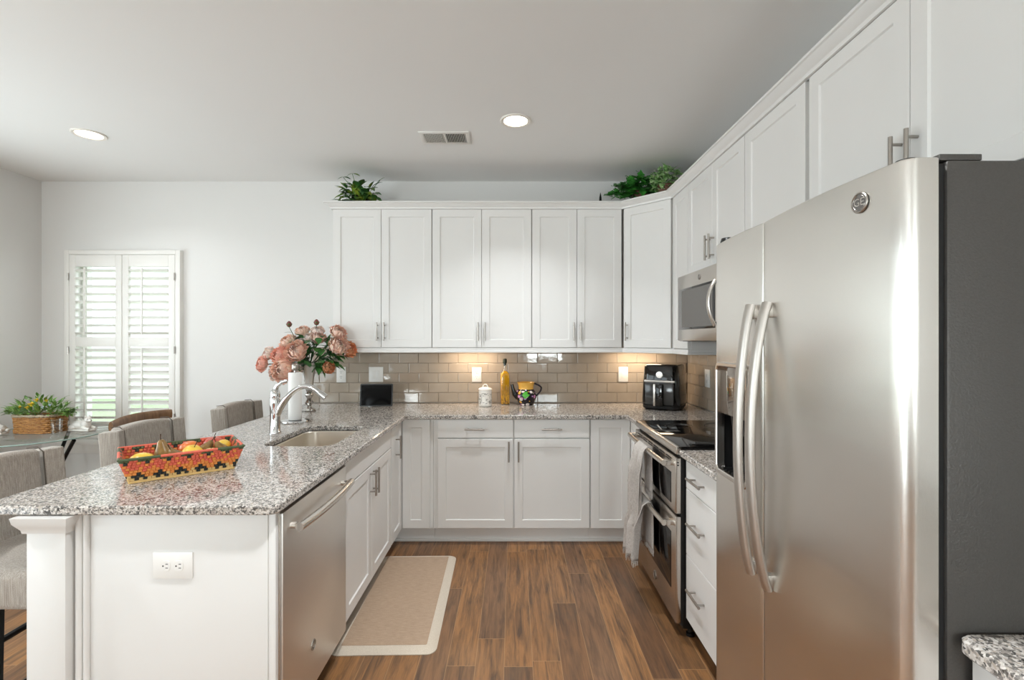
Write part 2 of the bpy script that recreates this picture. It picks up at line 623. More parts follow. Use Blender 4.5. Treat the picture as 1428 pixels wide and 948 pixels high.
    def leaf(s, pos, d, up, L, W, mi=0, kind='oval', fold=0.25, droop=0.2):
        d = Vector(d).normalized()
        up = Vector(up)
        sd = d.cross(up)
        sd = sd.normalized() if sd.length > 1e-5 else d.orthogonal().normalized()
        nn = sd.cross(d).normalized()
        if kind == 'ivy':
            out = [(0.0, 0.06), (-0.12, 0.30), (0.12, 0.52), (0.30, 0.30), (0.50, 0.42), (0.62, 0.22), (1.0, 0.0)]
        elif kind == 'blade':
            out = [(0, 0.05), (0.3, 0.5), (0.65, 0.4), (1, 0)]
        else:
            out = [(0, 0.04), (0.2, 0.38), (0.45, 0.5), (0.75, 0.3), (1, 0)]

        def pt(u, w, sg):
            return Vector(pos) + d * (u * L) + sd * (sg * w * W) + nn * (fold * w * W - droop * u * u * L)
        mid = [s.v(pt(max(u, 0), 0, 1)) for u, w in out[:-1]]
        tip = s.v(pt(1, 0, 1))
        for sg in (1, -1):
            o = [s.v(pt(u, w, sg)) for u, w in out[:-1]]
            for i in range(len(o) - 1):
                q = (mid[i], o[i], o[i + 1], mid[i + 1])
                s.f(q if sg < 0 else tuple(reversed(q)), mi)
            q = (mid[-1], o[-1], tip)
            s.f(q if sg < 0 else tuple(reversed(q)), mi)
        return s

    def sweep(s, path, prof, mi=0, closed=False):
        """mitred moulding: prof (offset to the right of travel, z) carried along a plan polyline"""
        pts = [Vector(p) for p in path]
        n = len(pts)
        loops = []
        for i in range(n):
            e1 = (pts[i] - pts[i - 1]).normalized() if i > 0 else (pts[1] - pts[0]).normalized()
            e2 = (pts[i + 1] - pts[i]).normalized() if i < n - 1 else e1
            n1, n2 = Vector((e1.y, -e1.x)), Vector((e2.y, -e2.x))
            b = (n1 + n2).normalized()
            k = 1 / max(0.3, b.dot(n1))
            loops.append([s.v((pts[i].x + b.x * o * k, pts[i].y + b.y * o * k, z)) for o, z in prof])
        m = len(prof)
        for a, b in zip(loops, loops[1:]):
            for j in range(m):
                s.f((a[j], b[j], b[(j + 1) % m], a[(j + 1) % m]), mi)
        s.f(loops[0], mi)
        s.f(list(reversed(loops[-1])), mi)
        return s

    def text(s, body, size, mat, mi=0, depth=0.001):
        cu = bpy.data.curves.new('lettering', 'FONT')
        cu.body = body
        cu.size = size
        cu.extrude = depth
        cu.align_x = 'CENTER'
        cu.align_y = 'CENTER'
        cu.resolution_u = 3
        o = bpy.data.objects.new('lettering', cu)
        C.objects.link(o)
        dg = bpy.context.evaluated_depsgraph_get()
        me = bpy.data.meshes.new_from_object(o.evaluated_get(dg))
        t = bmesh.new()
        t.from_mesh(me)
        bpy.data.objects.remove(o)
        bpy.data.curves.remove(cu)
        bpy.data.meshes.remove(me)
        s.merge(t, mi, mat)
        return s

    def build(s, name, mats, parent=None, loc=None, angle=35, world=True, recalc=True):
        bm = s.bm
        if recalc:
            bmesh.ops.recalc_face_normals(bm, faces=bm.faces)
        me = bpy.data.meshes.new(name)
        if parent is not None and world:
            bmesh.ops.transform(bm, matrix=ROOTM[parent].inverted(), verts=bm.verts)
        if loc is not None:
            bmesh.ops.translate(bm, verts=bm.verts, vec=-Vector(loc))
        bm.to_mesh(me)
        bm.free()
        for m in (mats if isinstance(mats, (list, tuple)) else [mats]):
            me.materials.append(M[m] if isinstance(m, str) else m)
        if angle:
            for p in me.polygons:
                p.use_smooth = True
            me.set_sharp_from_angle(angle=R(angle))
        o = bpy.data.objects.new(name, me)
        C.objects.link(o)
        if loc is not None:
            o.location = loc
        if parent is not None:
            o.parent = parent
            ROOTM[o] = ROOTM[parent]
        return o


def tag(o, label=None, cat=None, group=None, kind=None):
    if label:
        o['label'] = label
    if cat:
        o['category'] = cat
    if group:
        o['group'] = group
    if kind:
        o['kind'] = kind
    return o


def thing(name, label, cat, loc=(0, 0, 0), rot=0.0, group=None):
    o = bpy.data.objects.new(name, None)
    o.empty_display_size = 0.1
    C.objects.link(o)
    o.location = loc
    o.rotation_euler = (0, 0, rot)
    ROOTM[o] = Matrix.Translation(loc) @ Matrix.Rotation(rot, 4, 'Z')
    return tag(o, label, cat, group)


def struct(name, mb, mats, parent=None, label=None, **kw):
    o = mb.build(name, mats, parent, **kw)
    if parent is None:
        o['kind'] = 'structure'
    if label:
        o['label'] = label
    return o


def copy_thing(root, loc, rot, label, group=None):
    def rec(o, par):
        c = o.copy()
        C.objects.link(c)
        c.parent = par
        for ch in o.children:
            rec(ch, c)
        return c
    r = rec(root, None)
    r.location = loc
    r.rotation_euler = (0, 0, rot)
    r['label'] = label
    if group:
        r['group'] = group
    return r


def bowl_noise(p, s=1.0):
    return mnoise.noise(Vector(p) * s)

# ------------------------------------------------------------------ room shell
XL, XR, YB, YF, ZC = -3.9, 1.444, 4.0, -4.0, 2.743

mb = MB()
mb.box(XL - 0.15, XR + 0.15, YF - 0.15, YB + 0.15, -0.05, 0)
struct('floor', mb, 'floor', angle=0)
mb = MB()
mb.box(XL - 0.15, XR + 0.15, YF - 0.15, YB + 0.15, ZC, ZC + 0.08)
struct('ceiling', mb, 'ceil', angle=0)


def wall_with_holes(mb, axis, c0, c1, a0, a1, z0, z1, holes):
    """wall slab from a0..a1 along x ('x') or y ('y'), thickness c0..c1, rectangular openings (a,b,z0,z1)"""
    def bx(a, b, u, v):
        if b - a < 1e-5 or v - u < 1e-5:
            return
        if axis == 'x':
            mb.box(a, b, c0, c1, u, v)
        else:
            mb.box(c0, c1, a, b, u, v)
    cur = a0
    for (a, b, u, v) in sorted(holes):
        bx(cur, a, z0, z1)
        bx(a, b, z0, u)
        bx(a, b, v, z1)
        cur = b
    bx(cur, a1, z0, z1)


WX0, WX1, WZ0, WZ1 = -3.640, -2.760, 0.655, 2.135
mb = MB()
wall_with_holes(mb, 'x', YB, YB + 0.15, XL - 0.15, XR + 0.15, 0, ZC, [(WX0, WX1, WZ0, WZ1)])
struct('wall_back', mb, 'wall', angle=0)
mb = MB()
wall_with_holes(mb, 'y', XL - 0.15, XL, YF, YB, 0, ZC, [(-2.55, 0.15, 0.02, 2.2), (0.7, 3.1, 0.6, 2.2)])
struct('wall_left', mb, 'wall', angle=0)
mb = MB()
mb.box(XR, XR + 0.15, YF, YB, 0, ZC)
struct('wall_right', mb, 'wall', angle=0)
mb = MB()
wall_with_holes(mb, 'x', YF - 0.15, YF, XL - 0.15, XR + 0.15, 0, ZC,
                [(-3.75, -2.25, 1.16, 2.5), (0.29, 1.19, 0.9, 2.25)])
struct('wall_front', mb, 'wall', angle=0)

for nm, b in (('baseboard_back', (XL, -1.71, YB - 0.016, YB)), ('baseboard_left', (XL, XL + 0.016, 0.16, YB - 0.016))):
    mb = MB()
    mb.box(b[0], b[1], b[2], b[3], 0, 0.13, bv=0.004)
    struct(nm, mb, 'trim')


def plain_window(name, axis, c, a0, a1, z0, z1, nv, nh, ins):
    """window out of view, some of them added to carry light: frame with muntins and a pane"""
    mb = MB()

    def bx(a, b, u, v, t=0.04):
        if axis == 'x':
            mb.box(a, b, c - t / 2, c + t / 2, u, v)
        else:
            mb.box(c - t / 2, c + t / 2, a, b, u, v)
    fw = 0.05
    bx(a0, a0 + fw, z0, z1)
    bx(a1 - fw, a1, z0, z1)
    bx(a0 + fw, a1 - fw, z0, z0 + fw)
    bx(a0 + fw, a1 - fw, z1 - fw, z1)
    for i in range(1, nv):
        x = a0 + (a1 - a0) * i / nv
        bx(x - ins / 2, x + ins / 2, z0 + fw, z1 - fw, 0.03)
    for i in range(1, nh):
        z = z0 + (z1 - z0) * i / nh
        bx(a0 + fw, a1 - fw, z - 0.012, z + 0.012, 0.028)
    w = struct(name, mb, 'trim', angle=0)
    ROOTM[w] = Matrix()
    mb = MB()
    if axis == 'x':
        mb.box(a0 + 0.02, a1 - 0.02, c - 0.003, c + 0.003, z0 + 0.02, z1 - 0.02)
    else:
        mb.box(c - 0.003, c + 0.003, a0 + 0.02, a1 - 0.02, z0 + 0.02, z1 - 0.02)
    mb.build('window_pane', 'winglass', w, angle=0)


plain_window('window_added_2', 'y', XL - 0.04, -2.55, 0.15, 0.02, 2.2, 3, 1, 0.09)  # patio door out of view, added to carry daylight
plain_window('window_3', 'x', YF - 0.04, 0.29, 1.19, 0.9, 2.25, 2, 4, 0.06)
plain_window('window_added_4', 'x', YF - 0.04, -3.75, -2.25, 1.16, 2.5, 3, 3, 0.05)  # picture window out of view, added for its light

plain_window('window_added_5', 'y', XL - 0.04, 0.7, 3.1, 0.6, 2.2, 3, 1, 0.06)  # side window out of view, added to light the ceiling

# ---- window_1: shuttered window on the back wall
win = thing('window_1', None, None, (-3.2, YB, 0))
win['kind'] = 'structure'
win['label'] = 'white shuttered double window on the back wall'
mb = MB()
fx0, fx1, fz0, fz1 = -3.674, -2.726, 0.625, 2.167
for (a, b, u, v) in ((fx0, fx0 + 0.04, fz0, fz1), (fx1 - 0.04, fx1, fz0, fz1), (fx0 + 0.04, fx1 - 0.04, fz1 - 0.036, fz1),
                     (fx0 + 0.04, fx1 - 0.04, fz0, fz0 + 0.036)):
    mb.box(a, b, YB - 0.045, YB + 0.06, u, v, bv=0.004)
mb.build('window_frame', 'trim', win)
mb = MB()
mb.box(fx0 - 0.03, fx1 + 0.03, YB - 0.075, YB, 0.585, 0.623, bv=0.006)
mb.box(fx0 - 0.01, fx1 + 0.01, YB - 0.02, YB, 0.50, 0.585, bv=0.004)
mb.build('window_sill', 'trim', win)
mb = MB()
mb.box(WX0, WX1, YB + 0.095, YB + 0.101, WZ0, WZ1)
mb.build('window_pane', 'winglass', win, angle=0)
mb = MB()
cz = 1.42
for (a, b, u, v) in ((WX0, WX0 + 0.045, WZ0, WZ1), (WX1 - 0.045, WX1, WZ0, WZ1), (WX0 + 0.045, WX1 - 0.045, WZ0, WZ0 + 0.05),
                     (WX0 + 0.045, WX1 - 0.045, WZ1 - 0.05, WZ1), (WX0 + 0.045, WX1 - 0.045, cz - 0.03, cz + 0.03)):
    mb.box(a, b, YB + 0.08, YB + 0.13, u, v)
mb.build('window_sash', 'trim', win, angle=0)
for (px0, px1, rodx, tl) in ((-3.632, -3.2025, -3.484, 14), (-3.1975, -2.768, -3.017, 18)):
    z0, z1 = 0.664, 2.129
    ox0, ox1 = px0 + 0.052, px1 - 0.052
    up0, up1, lo0, lo1 = 1.455, 2.032, 0.765, 1.378
    mb = MB()
    y0, y1 = YB - 0.045, YB - 0.017
    mb.box(px0, ox0, y0, y1, z0, z1, bv=0.003)
    mb.box(ox1, px1, y0, y1, z0, z1, bv=0.003)
    mb.box(ox0, ox1, y0, y1, z0, lo0, bv=0.003)
    mb.box(ox0, ox1, y0, y1, lo1, up0, bv=0.003)
    mb.box(ox0, ox1, y0, y1, up1, z1, bv=0.003)
    pan = mb.build('shutter_panel', 'trim', win)
    for (b0, b1, n, tt) in ((up0, up1, 9, tl), (lo0, lo1, 10, tl + (12 if px0 < -3.5 else 26))):
        pitch = (b1 - b0) / n
        for i in range(n):
            zc = b0 + pitch * (i + 0.5)
            mb = MB()
            prof = [(0.031 * math.cos(2 * PI * k / 12), 0.0055 * math.sin(2 * PI * k / 12)) for k in range(12)]
            ca, sa = math.cos(R(tt)), math.sin(R(tt))
            # inner (room) edge lower than the outer edge
            loop = [(-(p[0] * ca - p[1] * sa), -(p[0] * sa + p[1] * ca)) for p in prof]
            va = [mb.v((ox0 + 0.002, YB - 0.031 - q[0] * -1, zc + q[1] * -1 * 1)) for q in loop]
            vb = [mb.v((ox1 - 0.002, YB - 0.031 - q[0] * -1, zc + q[1] * -1 * 1)) for q in loop]
            for k in range(12):
                mb.f((va[k], va[(k + 1) % 12], vb[(k + 1) % 12], vb[k]))
            mb.f(va)
            mb.f(vb)
            mb.build('louver', 'louver', pan)
        mb = MB()
        mb.box(rodx - 0.006, rodx + 0.006, YB - 0.075, YB - 0.063, b0 + 0.02, b1 - 0.01, bv=0.003)
        mb.build('tilt_rod', 'trim', pan)
    mb = MB()
    hx = px0 - 0.002 if px0 < -3.5 else px1 + 0.002
    for hz in (1.95, 1.35, 0.8):
        mb.tube([(hx, YB - 0.05, hz - 0.03), (hx, YB - 0.05, hz + 0.03)], 0.005, 8)
    mb.build('hinge', 'nickel', pan)

# ---- outside, seen between the louvers
mb = MB()
mb.box(-30, 12, 4.3, 60, -0.45, -0.4)
mb.build('lawn', plain('pale_lawn', '#93a07c', 0.95, var=0.15, scale=2))['kind'] = 'structure'
house = thing('neighbour_house', 'pale neighbouring house seen through the shutter louvers', 'house', (-10, 16, -0.4))
mb = MB()
for k in range(24):
    mb.box(-17, -4, 15.0 - 0.012 * (k % 2), 20, -0.4 + k * 0.25, -0.4 + (k + 1) * 0.25)
mb.build('wall', plain('pale_siding', '#f1f0ee', 0.8), house, angle=0)
for hx in (-15.2, -12.9, -10.6, -8.3, -6.0):
    for hz in (0.6, 3.3):
        mb = MB()
        mb.box(hx - 0.55, hx + 0.55, 14.93, 15.02, hz, hz + 1.5)
        w = mb.build('window', 'trim', house, angle=0)
        mb = MB()
        mb.box(hx - 0.47, hx + 0.47, 14.915, 14.94, hz + 0.08, hz + 0.72)
        mb.box(hx - 0.47, hx + 0.47, 14.915, 14.94, hz + 0.78, hz + 1.42)
        mb.build('pane', plain('far_window_glass', '#d3d8da', 0.3), w, angle=0)
mb = MB()
mb.prism([(14.6, 5.6), (20.4, 5.6), (17.5, 7.6)], -17.3, -3.7, mat=Matrix(((0, 0, 1, 0), (1, 0, 0, 0), (0, 1, 0, 0), (0, 0, 0, 1))))
mb.build('roof', plain('grey_shingle', '#77736f', 0.9), house, angle=0)

# ------------------------------------------------------------------ ceiling lamps and vent


def can_light(loc, label, watts, spread=105):
    t = thing('recessed_light', label, 'ceiling light', (loc[0], loc[1], ZC), group='recessed ceiling lights')
    mb = MB()
    mb.lathe([(0.070, -0.002), (0.072, -0.006), (0.088, -0.008), (0.092, -0.004), (0.092, 0.0), (0.070, 0.0), (0.070, -0.002)],
             (loc[0], loc[1], ZC), 40, caps=False)
    mb.build('trim_ring', 'candark', t)
    mb = MB()
    mb.lathe([(0.0, -0.003), (0.069, -0.003), (0.069, -0.001), (0.0, -0.001)], (loc[0], loc[1], ZC), 40)
    mb.build('lens', 'warmlens', t)
    l = bpy.data.lights.new('recessed_bulb', 'AREA')
    l.shape = 'DISK'
    l.size = 0.12
    l.energy = watts
    l.color = (0.93, 0.97, 1.0)
    l.spread = R(spread)
    o = bpy.data.objects.new('recessed_bulb', l)
    o.location = (loc[0], loc[1], ZC - 0.012)
    C.objects.link(o)


can_light((0.013, 2.888), 'lit recessed ceiling light above the kitchen aisle, right of the air vent', 9, 108)
can_light((-2.70, 3.08), 'lit recessed ceiling light above the dining corner by the shuttered window', 5.5, 140)

for i_, (cx_, cy_) in enumerate(((0.013, 1.0), (-1.30, 1.0), (-2.70, 1.2), (-0.6, -1.0), (-2.6, -1.0))):  # lamps outside the view, added to carry the room light
    can_light((cx_, cy_), 'added unseen recessed ceiling light, ' + ('over the near kitchen aisle', 'over the peninsula end', 'over the dining side', 'over the living room, right', 'over the living room, left')[i_], (16, 2, 12, 6, 6)[i_])

vent = thing('ceiling_vent', 'white rectangular air register in the ceiling, left of the kitchen light', 'vent', (-0.44, 3.13, ZC))
mb = MB()
vx0, vx1, vy0, vy1 = -0.60, -0.28, 3.035, 3.225
iw = 0.026
for b in ((vx0, vx1, vy0, vy0 + iw), (vx0, vx1, vy1 - iw, vy1), (vx0, vx0 + iw, vy0 + iw, vy1 - iw),
          (vx1 - iw, vx1, vy0 + iw, vy1 - iw), (-0.446, -0.434, vy0 + iw, vy1 - iw)):
    mb.box(*b, ZC - 0.008, ZC, bv=0.002)
mb.build('frame', 'trim', vent)
mb = MB()
mb.box(vx0 + iw, vx1 - iw, vy0 + iw, vy1 - iw, ZC - 0.0015, ZC)
mb.build('duct', 'vent_dark', vent, angle=0)
for half, sgn in (((vx0 + iw, -0.446), 1), ((-0.434, vx1 - iw), -1)):
    n = 12
    for i in range(n):
        x = half[0] + (half[1] - half[0]) * (i + 0.5) / n
        mb = MB()
        m = Matrix.Translation((x, (vy0 + vy1) / 2, ZC - 0.006)) @ Matrix.Rotation(R(30) * sgn, 4, 'Y')
        mb.box(-0.0008, 0.0008, -(vy1 - vy0) / 2 + iw, (vy1 - vy0) / 2 - iw, -0.0045, 0.0045, mat=m)
        mb.build('vane', 'trim', vent, angle=0)

# ------------------------------------------------------------------ cabinets


def add_handle(door, kind, x, z, L=0.14, yf=0.0):
    """brushed bar pull on a front facing local -y"""
    mb = MB()
    so = 0.032
    if kind == 'v':
        mb.tube([(x, yf - so, z - L / 2), (x, yf - so, z + L / 2)], 0.006, 12)
        ps = [(x, z - L * 0.34), (x, z + L * 0.34)]
    else:
        mb.tube([(x - L / 2, yf - so, z), (x + L / 2, yf - so, z)], 0.006, 12)
        ps = [(x - L * 0.34, z), (x + L * 0.34, z)]
    for (a, b) in ps:
        mb.tube([(a, yf - so, b), (a, yf + 0.001, b)], 0.0045, 10)
    return mb.build('handle', 'nickel', door, world=False)


def fronts(root, items, yf=0.0):
    for it in items:
        mb = MB()
        mb.panel(it['x'][0], it['x'][1], it['z'][0], it['z'][1], yf + 0.02, yf, rail=it.get('rail', 0.057),
                 slab=it.get('slab', False))
        d = mb.build(it.get('name', 'door'), 'cab', root, world=False, angle=20)
        if 'h' in it:
            k, hx, hz = it['h'][:3]
            add_handle(d, k, hx, hz, it['h'][3] if len(it['h']) > 3 else 0.14, yf)


def cabinet(label, loc, rot, w, d, z0, z1, items, cat='cabinet', group=None, toe=False, hollow=False, name='kitchen_cabinet',
            face=True):
    t = thing(name, label, cat, loc, rot, group)
    mb = MB()
    y0 = 0.0215
    if hollow:
        k = 0.018
        mb.box(0, k, y0, d, z0, z1)
        mb.box(w - k, w, y0, d, z0, z1)
        mb.box(k, w - k, d - k, d, z0, z1)
        mb.box(k, w - k, y0, d - k, z0, z0 + k)
        mb.box(k, w - k, y0, y0 + k, z1 - 0.04, z1)
        mb.box(k, w - k, y0, y0 + k, z1 - 0.18, z1 - 0.14)
        mb.box(w / 2 - 0.02, w / 2 + 0.02, y0, y0 + k, z0 + k, z1 - 0.18)
    else:
        mb.box(0, w, y0, d, z0, z1, bv=0.001, seg=1)
    mb.build('body', 'cab', t, world=False)
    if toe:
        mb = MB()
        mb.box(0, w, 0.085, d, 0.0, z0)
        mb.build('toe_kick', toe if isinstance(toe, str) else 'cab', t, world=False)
    fronts(t, items)
    return t


FY = 3.675      # front plane of the wall cabinets on the back wall
UX = 1.115      # front plane of the wall cabinets on the right wall
UZ0, UZ1 = 1.372, 2.44
DZ0, DZ1 = 1.376, 2.425
xs = [(-1.3745, -1.004, -0.618), (-0.618, -0.241, 0.140), (0.140, 0.482, 0.825)]
ulab = ['leftmost white wall cabinet on the back wall, under the small pothos',
        'white two-door wall cabinet in the middle of the back wall',
        'white two-door wall cabinet on the back wall next to the angled corner cabinet']
for (a, m_, b), lab in zip(xs, ulab):
    w = b - a - 0.001
    mm = m_ - a
    cabinet(lab, (a, FY, 0), 0, w, 0.324, UZ0, UZ1, [
        dict(x=(0.003, mm - 0.0015), z=(DZ0, DZ1), h=('v', mm - 0.026, DZ0 + 0.12)),
        dict(x=(mm + 0.0015, w - 0.003), z=(DZ0, DZ1), h=('v', mm + 0.026, DZ0 + 0.12))],
        group=None)

# angled corner wall cabinet
diag = thing('kitchen_cabinet', 'angled white corner wall cabinet above the air fryer', 'cabinet', (0.9, 3.6, 0))
ang = math.atan2(3.39 - FY, UX - 0.826)
dl = math.hypot(3.39 - FY, UX - 0.826)
nx, ny = -math.sin(ang), math.cos(ang)
mb = MB()
mb.prism([(0.826 + nx * 0.0215, FY + ny * 0.0215), (UX + nx * 0.0215, 3.39 + ny * 0.0215), (1.443, 3.39 + 0.001), (1.443, 3.999), (0.826, 3.999)],
         UZ0, UZ1)
mb.build('body', 'cab', diag, angle=0)
dm = Matrix.Translation((0.826, FY, 0)) @ Matrix.Rotation(ang, 4, 'Z')
mb = MB()
mb.T = dm
mb.panel(0.014, dl - 0.014, DZ0, DZ1, 0.02, 0.0)
dd = mb.build('door', 'cab', diag, angle=20)
mb = MB()
mb.T = dm
hx, hz = 0.045, DZ0 + 0.12
mb.tube([(hx, -0.032, hz - 0.07), (hx, -0.032, hz + 0.07)], 0.006, 12)
for q in (-0.048, 0.048):
    mb.tube([(hx, -0.032, hz + q), (hx, 0.001, hz + q)], 0.0045, 10)
mb.build('handle', 'nickel', dd)

RROT = -PI / 2
# right wall cabinets: local x runs from the far end towards the camera
w = 3.388 - 3.099
cabinet('narrow white wall cabinet between the corner cabinet and the microwave', (UX, 3.388, 0), RROT, w, 0.324, UZ0, UZ1,
        [dict(x=(0.004, w - 0.003), z=(DZ0, DZ1), h=('v', w - 0.03, DZ0 + 0.12))])
w = 3.097 - 2.337
cabinet('short white two-door wall cabinet directly above the microwave', (UX, 3.097, 0), RROT, w, 0.324, 1.836, UZ1,
        [dict(x=(0.003, w / 2 - 0.0015), z=(1.84, DZ1), h=('v', w / 2 - 0.026, 1.84 + 0.115)),
         dict(x=(w / 2 + 0.0015, w - 0.003), z=(1.84, DZ1), h=('v', w / 2 + 0.026, 1.84 + 0.115))])
w = 2.335 - 1.845
cabinet('white single-door wall cabinet between the microwave cabinet and the refrigerator cabinet', (UX, 2.335, 0), RROT, w, 0.324,
        UZ0, UZ1, [dict(x=(0.003, w - 0.008), z=(DZ0, DZ1), h=('v', 0.03, DZ0 + 0.12))])
w = 1.815 - 0.895
cabinet('white two-door wall cabinet above the refrigerator', (UX, 1.832, 0), RROT, w + 0.02, 0.324, 1.83, UZ1,
        [dict(x=(0.006, 0.4675), z=(1.834, DZ1), h=('v', 0.441, 1.834 + 0.115)),
         dict(x=(0.4705, w + 0.015), z=(1.834, DZ1), h=('v', 0.497, 1.834 + 0.115))])

# crown moulding and light rail
mb = MB()
crown = [(-0.0, 2.425), (0.010, 2.425), (0.013, 2.438), (0.030, 2.447), (0.044, 2.462), (0.052, 2.464), (0.052, 2.474), (-0.02, 2.474), (-0.02, 2.4405), (0.0, 2.4405)]
mb.sweep([(-1.3745, 3.985), (-1.3745, FY), (0.826, FY), (UX, 3.39), (UX, 0.89)], crown)
struct('trim_1', mb, 'cab', angle=25)
mb = MB()
rail = [(-0.018, 1.338), (0.004, 1.338), (0.004, 1.350), (0.0, 1.354), (0.0, 1.3715), (-0.018, 1.3715)]
mb.sweep([(-1.370, 3.985), (-1.370, FY + 0.004), (0.826, FY + 0.004), (UX + 0.004, 3.392), (UX + 0.004, 3.101), (1.43, 3.101)], rail)
struct('trim_2', mb, 'cab', angle=25)

# under-cabinet lamps
for (x, y, lab, e) in ((-0.33, 3.87, 'slim under-cabinet lamp lighting the tile behind the small canister', 1.7),
                       (1.0, 3.86, 'slim under-cabinet lamp lighting the tile above the air fryer', 2.4)):
    t = thing('cabinet_lamp', lab, 'lamp', (x, y, 1.36))
    mb = MB()
    mb.box(x - 0.16, x + 0.16, y - 0.03, y + 0.03, 1.36, 1.3718, bv=0.003)
    mb.build('housing', 'plate', t)
    mb = MB()
    mb.box(x - 0.15, x + 0.15, y - 0.02, y + 0.02, 1.357, 1.3605)
    mb.build('diffuser', emit('warm_strip', (1, 0.74, 0.48), 5), t)
    area_light('under_cabinet_glow', (x, y, 1.355), (0, 0, 0), 0.36, 0.04, e, (1.0, 0.79, 0.56))

# ---- base cabinets
BZ0, BZ1 = 0.114, 0.882
FZ0, FZ1 = 0.122, 0.880
SPL = 0.752     # split between drawer and door
BY = 3.37       # front plane, back run
PX = -0.777     # front plane, peninsula (faces right)
RX = 0.816      # front plane, right run (faces left)

w = 1.095
cabinet('white base cabinet with two drawers over two doors under the back counter', (-0.5605, BY, 0), 0, w, 0.628, BZ0, BZ1, [
    dict(name='drawer', slab=True, x=(0.032, 0.5605 - 0.002), z=(SPL, FZ1), h=('h', 0.292, 0.815)),
    dict(name='drawer', slab=True, x=(0.5605 + 0.006, w - 0.005), z=(SPL, FZ1), h=('h', 0.827, 0.815)),
    dict(x=(0.032, 0.5605 - 0.002), z=(FZ0, SPL - 0.008), h=('v', 0.5605 - 0.032, 0.66)),
    dict(x=(0.5605 + 0.006, w - 0.005), z=(FZ0, SPL - 0.008), h=('v', 0.5605 + 0.036, 0.66))], toe='cab')

# left corner cabinet (L-shaped, two narrow doors)
lc = thing('kitchen_cabinet', 'white corner base cabinet where the peninsula meets the back wall', 'cabinet', (-1.0, 3.7, 0))
mb = MB()
mb.prism([(-1.385, 3.083), (PX - 0.0215, 3.083), (PX - 0.0215, BY + 0.0215), (-0.562, BY + 0.0215), (-0.562, 3.998), (-1.385, 3.998)], BZ0, BZ1)
mb.build('body', 'cab', lc, angle=0)
mb = MB()
mb.prism([(-1.385, 3.083), (PX - 0.085, 3.083), (PX - 0.085, BY + 0.085), (-0.562, BY + 0.085), (-0.562, 3.998), (-1.385, 3.998)], 0, BZ0)
mb.build('toe_kick', 'cab', lc, angle=0)
mb = MB()
mb.T = Matrix.Translation((0, BY, 0))
mb.panel(PX + 0.003, -0.581, FZ0, FZ1, 0.02, 0)
mb.build('door', 'cab', lc, angle=20)
mb = MB()
mb.T = Matrix.Translation((PX, 3.09, 0)) @ Matrix.Rotation(PI / 2, 4, 'Z')
mb.panel(0.003, BY - 3.09 - 0.003, FZ0, FZ1, 0.02, 0)
dd = mb.build('door', 'cab', lc, angle=20)
mb = MB()
mb.T = Matrix.Translation((PX, 3.09, 0)) @ Matrix.Rotation(PI / 2, 4, 'Z')
mb.tube([(0.11, -0.032, 0.65), (0.11, -0.032, 0.80)], 0.006, 12)
for q in (0.675, 0.775):
    mb.tube([(0.11, -0.032, q), (0.11, 0.001, q)], 0.0045, 10)
mb.build('handle', 'nickel', dd)

# right corner cabinet
rc = thing('kitchen_cabinet', 'white corner base cabinet between the back run and the range', 'cabinet', (1.1, 3.7, 0))
mb = MB()
mb.prism([(0.5355, BY + 0.0215), (RX + 0.0215, BY + 0.0215), (RX + 0.0215, 3.072), (1.442, 3.072), (1.442, 3.998), (0.5355, 3.998)], BZ0, BZ1)
mb.build('body', 'cab', rc, angle=0)
mb = MB()
mb.prism([(0.5355, BY + 0.085), (RX + 0.085, BY + 0.085), (RX + 0.085, 3.072), (1.442, 3.072), (1.442, 3.998), (0.5355, 3.998)], 0, BZ0)
mb.build('toe_kick', 'cab', rc, angle=0)
mb = MB()
mb.T = Matrix.Translation((0, BY, 0))
mb.panel(0.539, RX - 0.003, FZ0, FZ1, 0.02, 0)
mb.build('door', 'cab', rc, angle=20)
rm = Matrix.Translation((RX, BY, 0)) @ Matrix.Rotation(RROT, 4, 'Z')
mb = MB()
mb.T = rm
mb.panel(0.003, BY - 3.072 - 0.004, FZ0, FZ1, 0.02, 0)
dd = mb.build('door', 'cab', rc, angle=20)
mb = MB()
mb.T = rm
mb.tube([(0.262, -0.032, 0.65), (0.262, -0.032, 0.80)], 0.006, 12)
for q in (0.675, 0.775):
    mb.tube([(0.262, -0.032, q), (0.262, 0.001, q)], 0.0045, 10)
mb.build('handle', 'nickel', dd)

# shoe moulding under the back run
mb = MB()
mb.box(PX - 0.08, RX + 0.08, BY + 0.070, BY + 0.0845, 0, 0.022, bv=0.004)
struct('trim_3', mb, 'cab')

# sink base
w = 3.079 - 2.228
cabinet('white sink base cabinet with a false drawer front over two doors', (PX, 2.228, 0), PI / 2, w, 0.606, BZ0, BZ1, [
    dict(name='false_drawer_front', slab=True, x=(0.004, w - 0.004), z=(SPL, FZ1)),
    dict(x=(0.004, w / 2 - 0.0015), z=(FZ0, SPL - 0.006), h=('v', w / 2 - 0.028, 0.66)),
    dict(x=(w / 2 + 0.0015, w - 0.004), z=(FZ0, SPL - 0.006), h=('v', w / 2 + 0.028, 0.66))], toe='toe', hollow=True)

# drawer base between range and refrigerator
w = 2.292 - 1.745
cabinet('white base cabinet with three drawers between the range and the refrigerator', (RX, 2.292, 0), RROT, w, 0.625, BZ0, BZ1, [
    dict(name='drawer', slab=True, x=(0.004, w - 0.004), z=(0.738, FZ1), h=('h', 0.17, 0.805, 0.15)),
    dict(name='drawer', slab=True, x=(0.004, w - 0.004), z=(0.427, 0.735), h=('h', 0.17, 0.60, 0.15)),
    dict(name='drawer', slab=True, x=(0.004, w - 0.004), z=(FZ0, 0.424), h=('h', 0.17, 0.30, 0.15))], toe='toe')

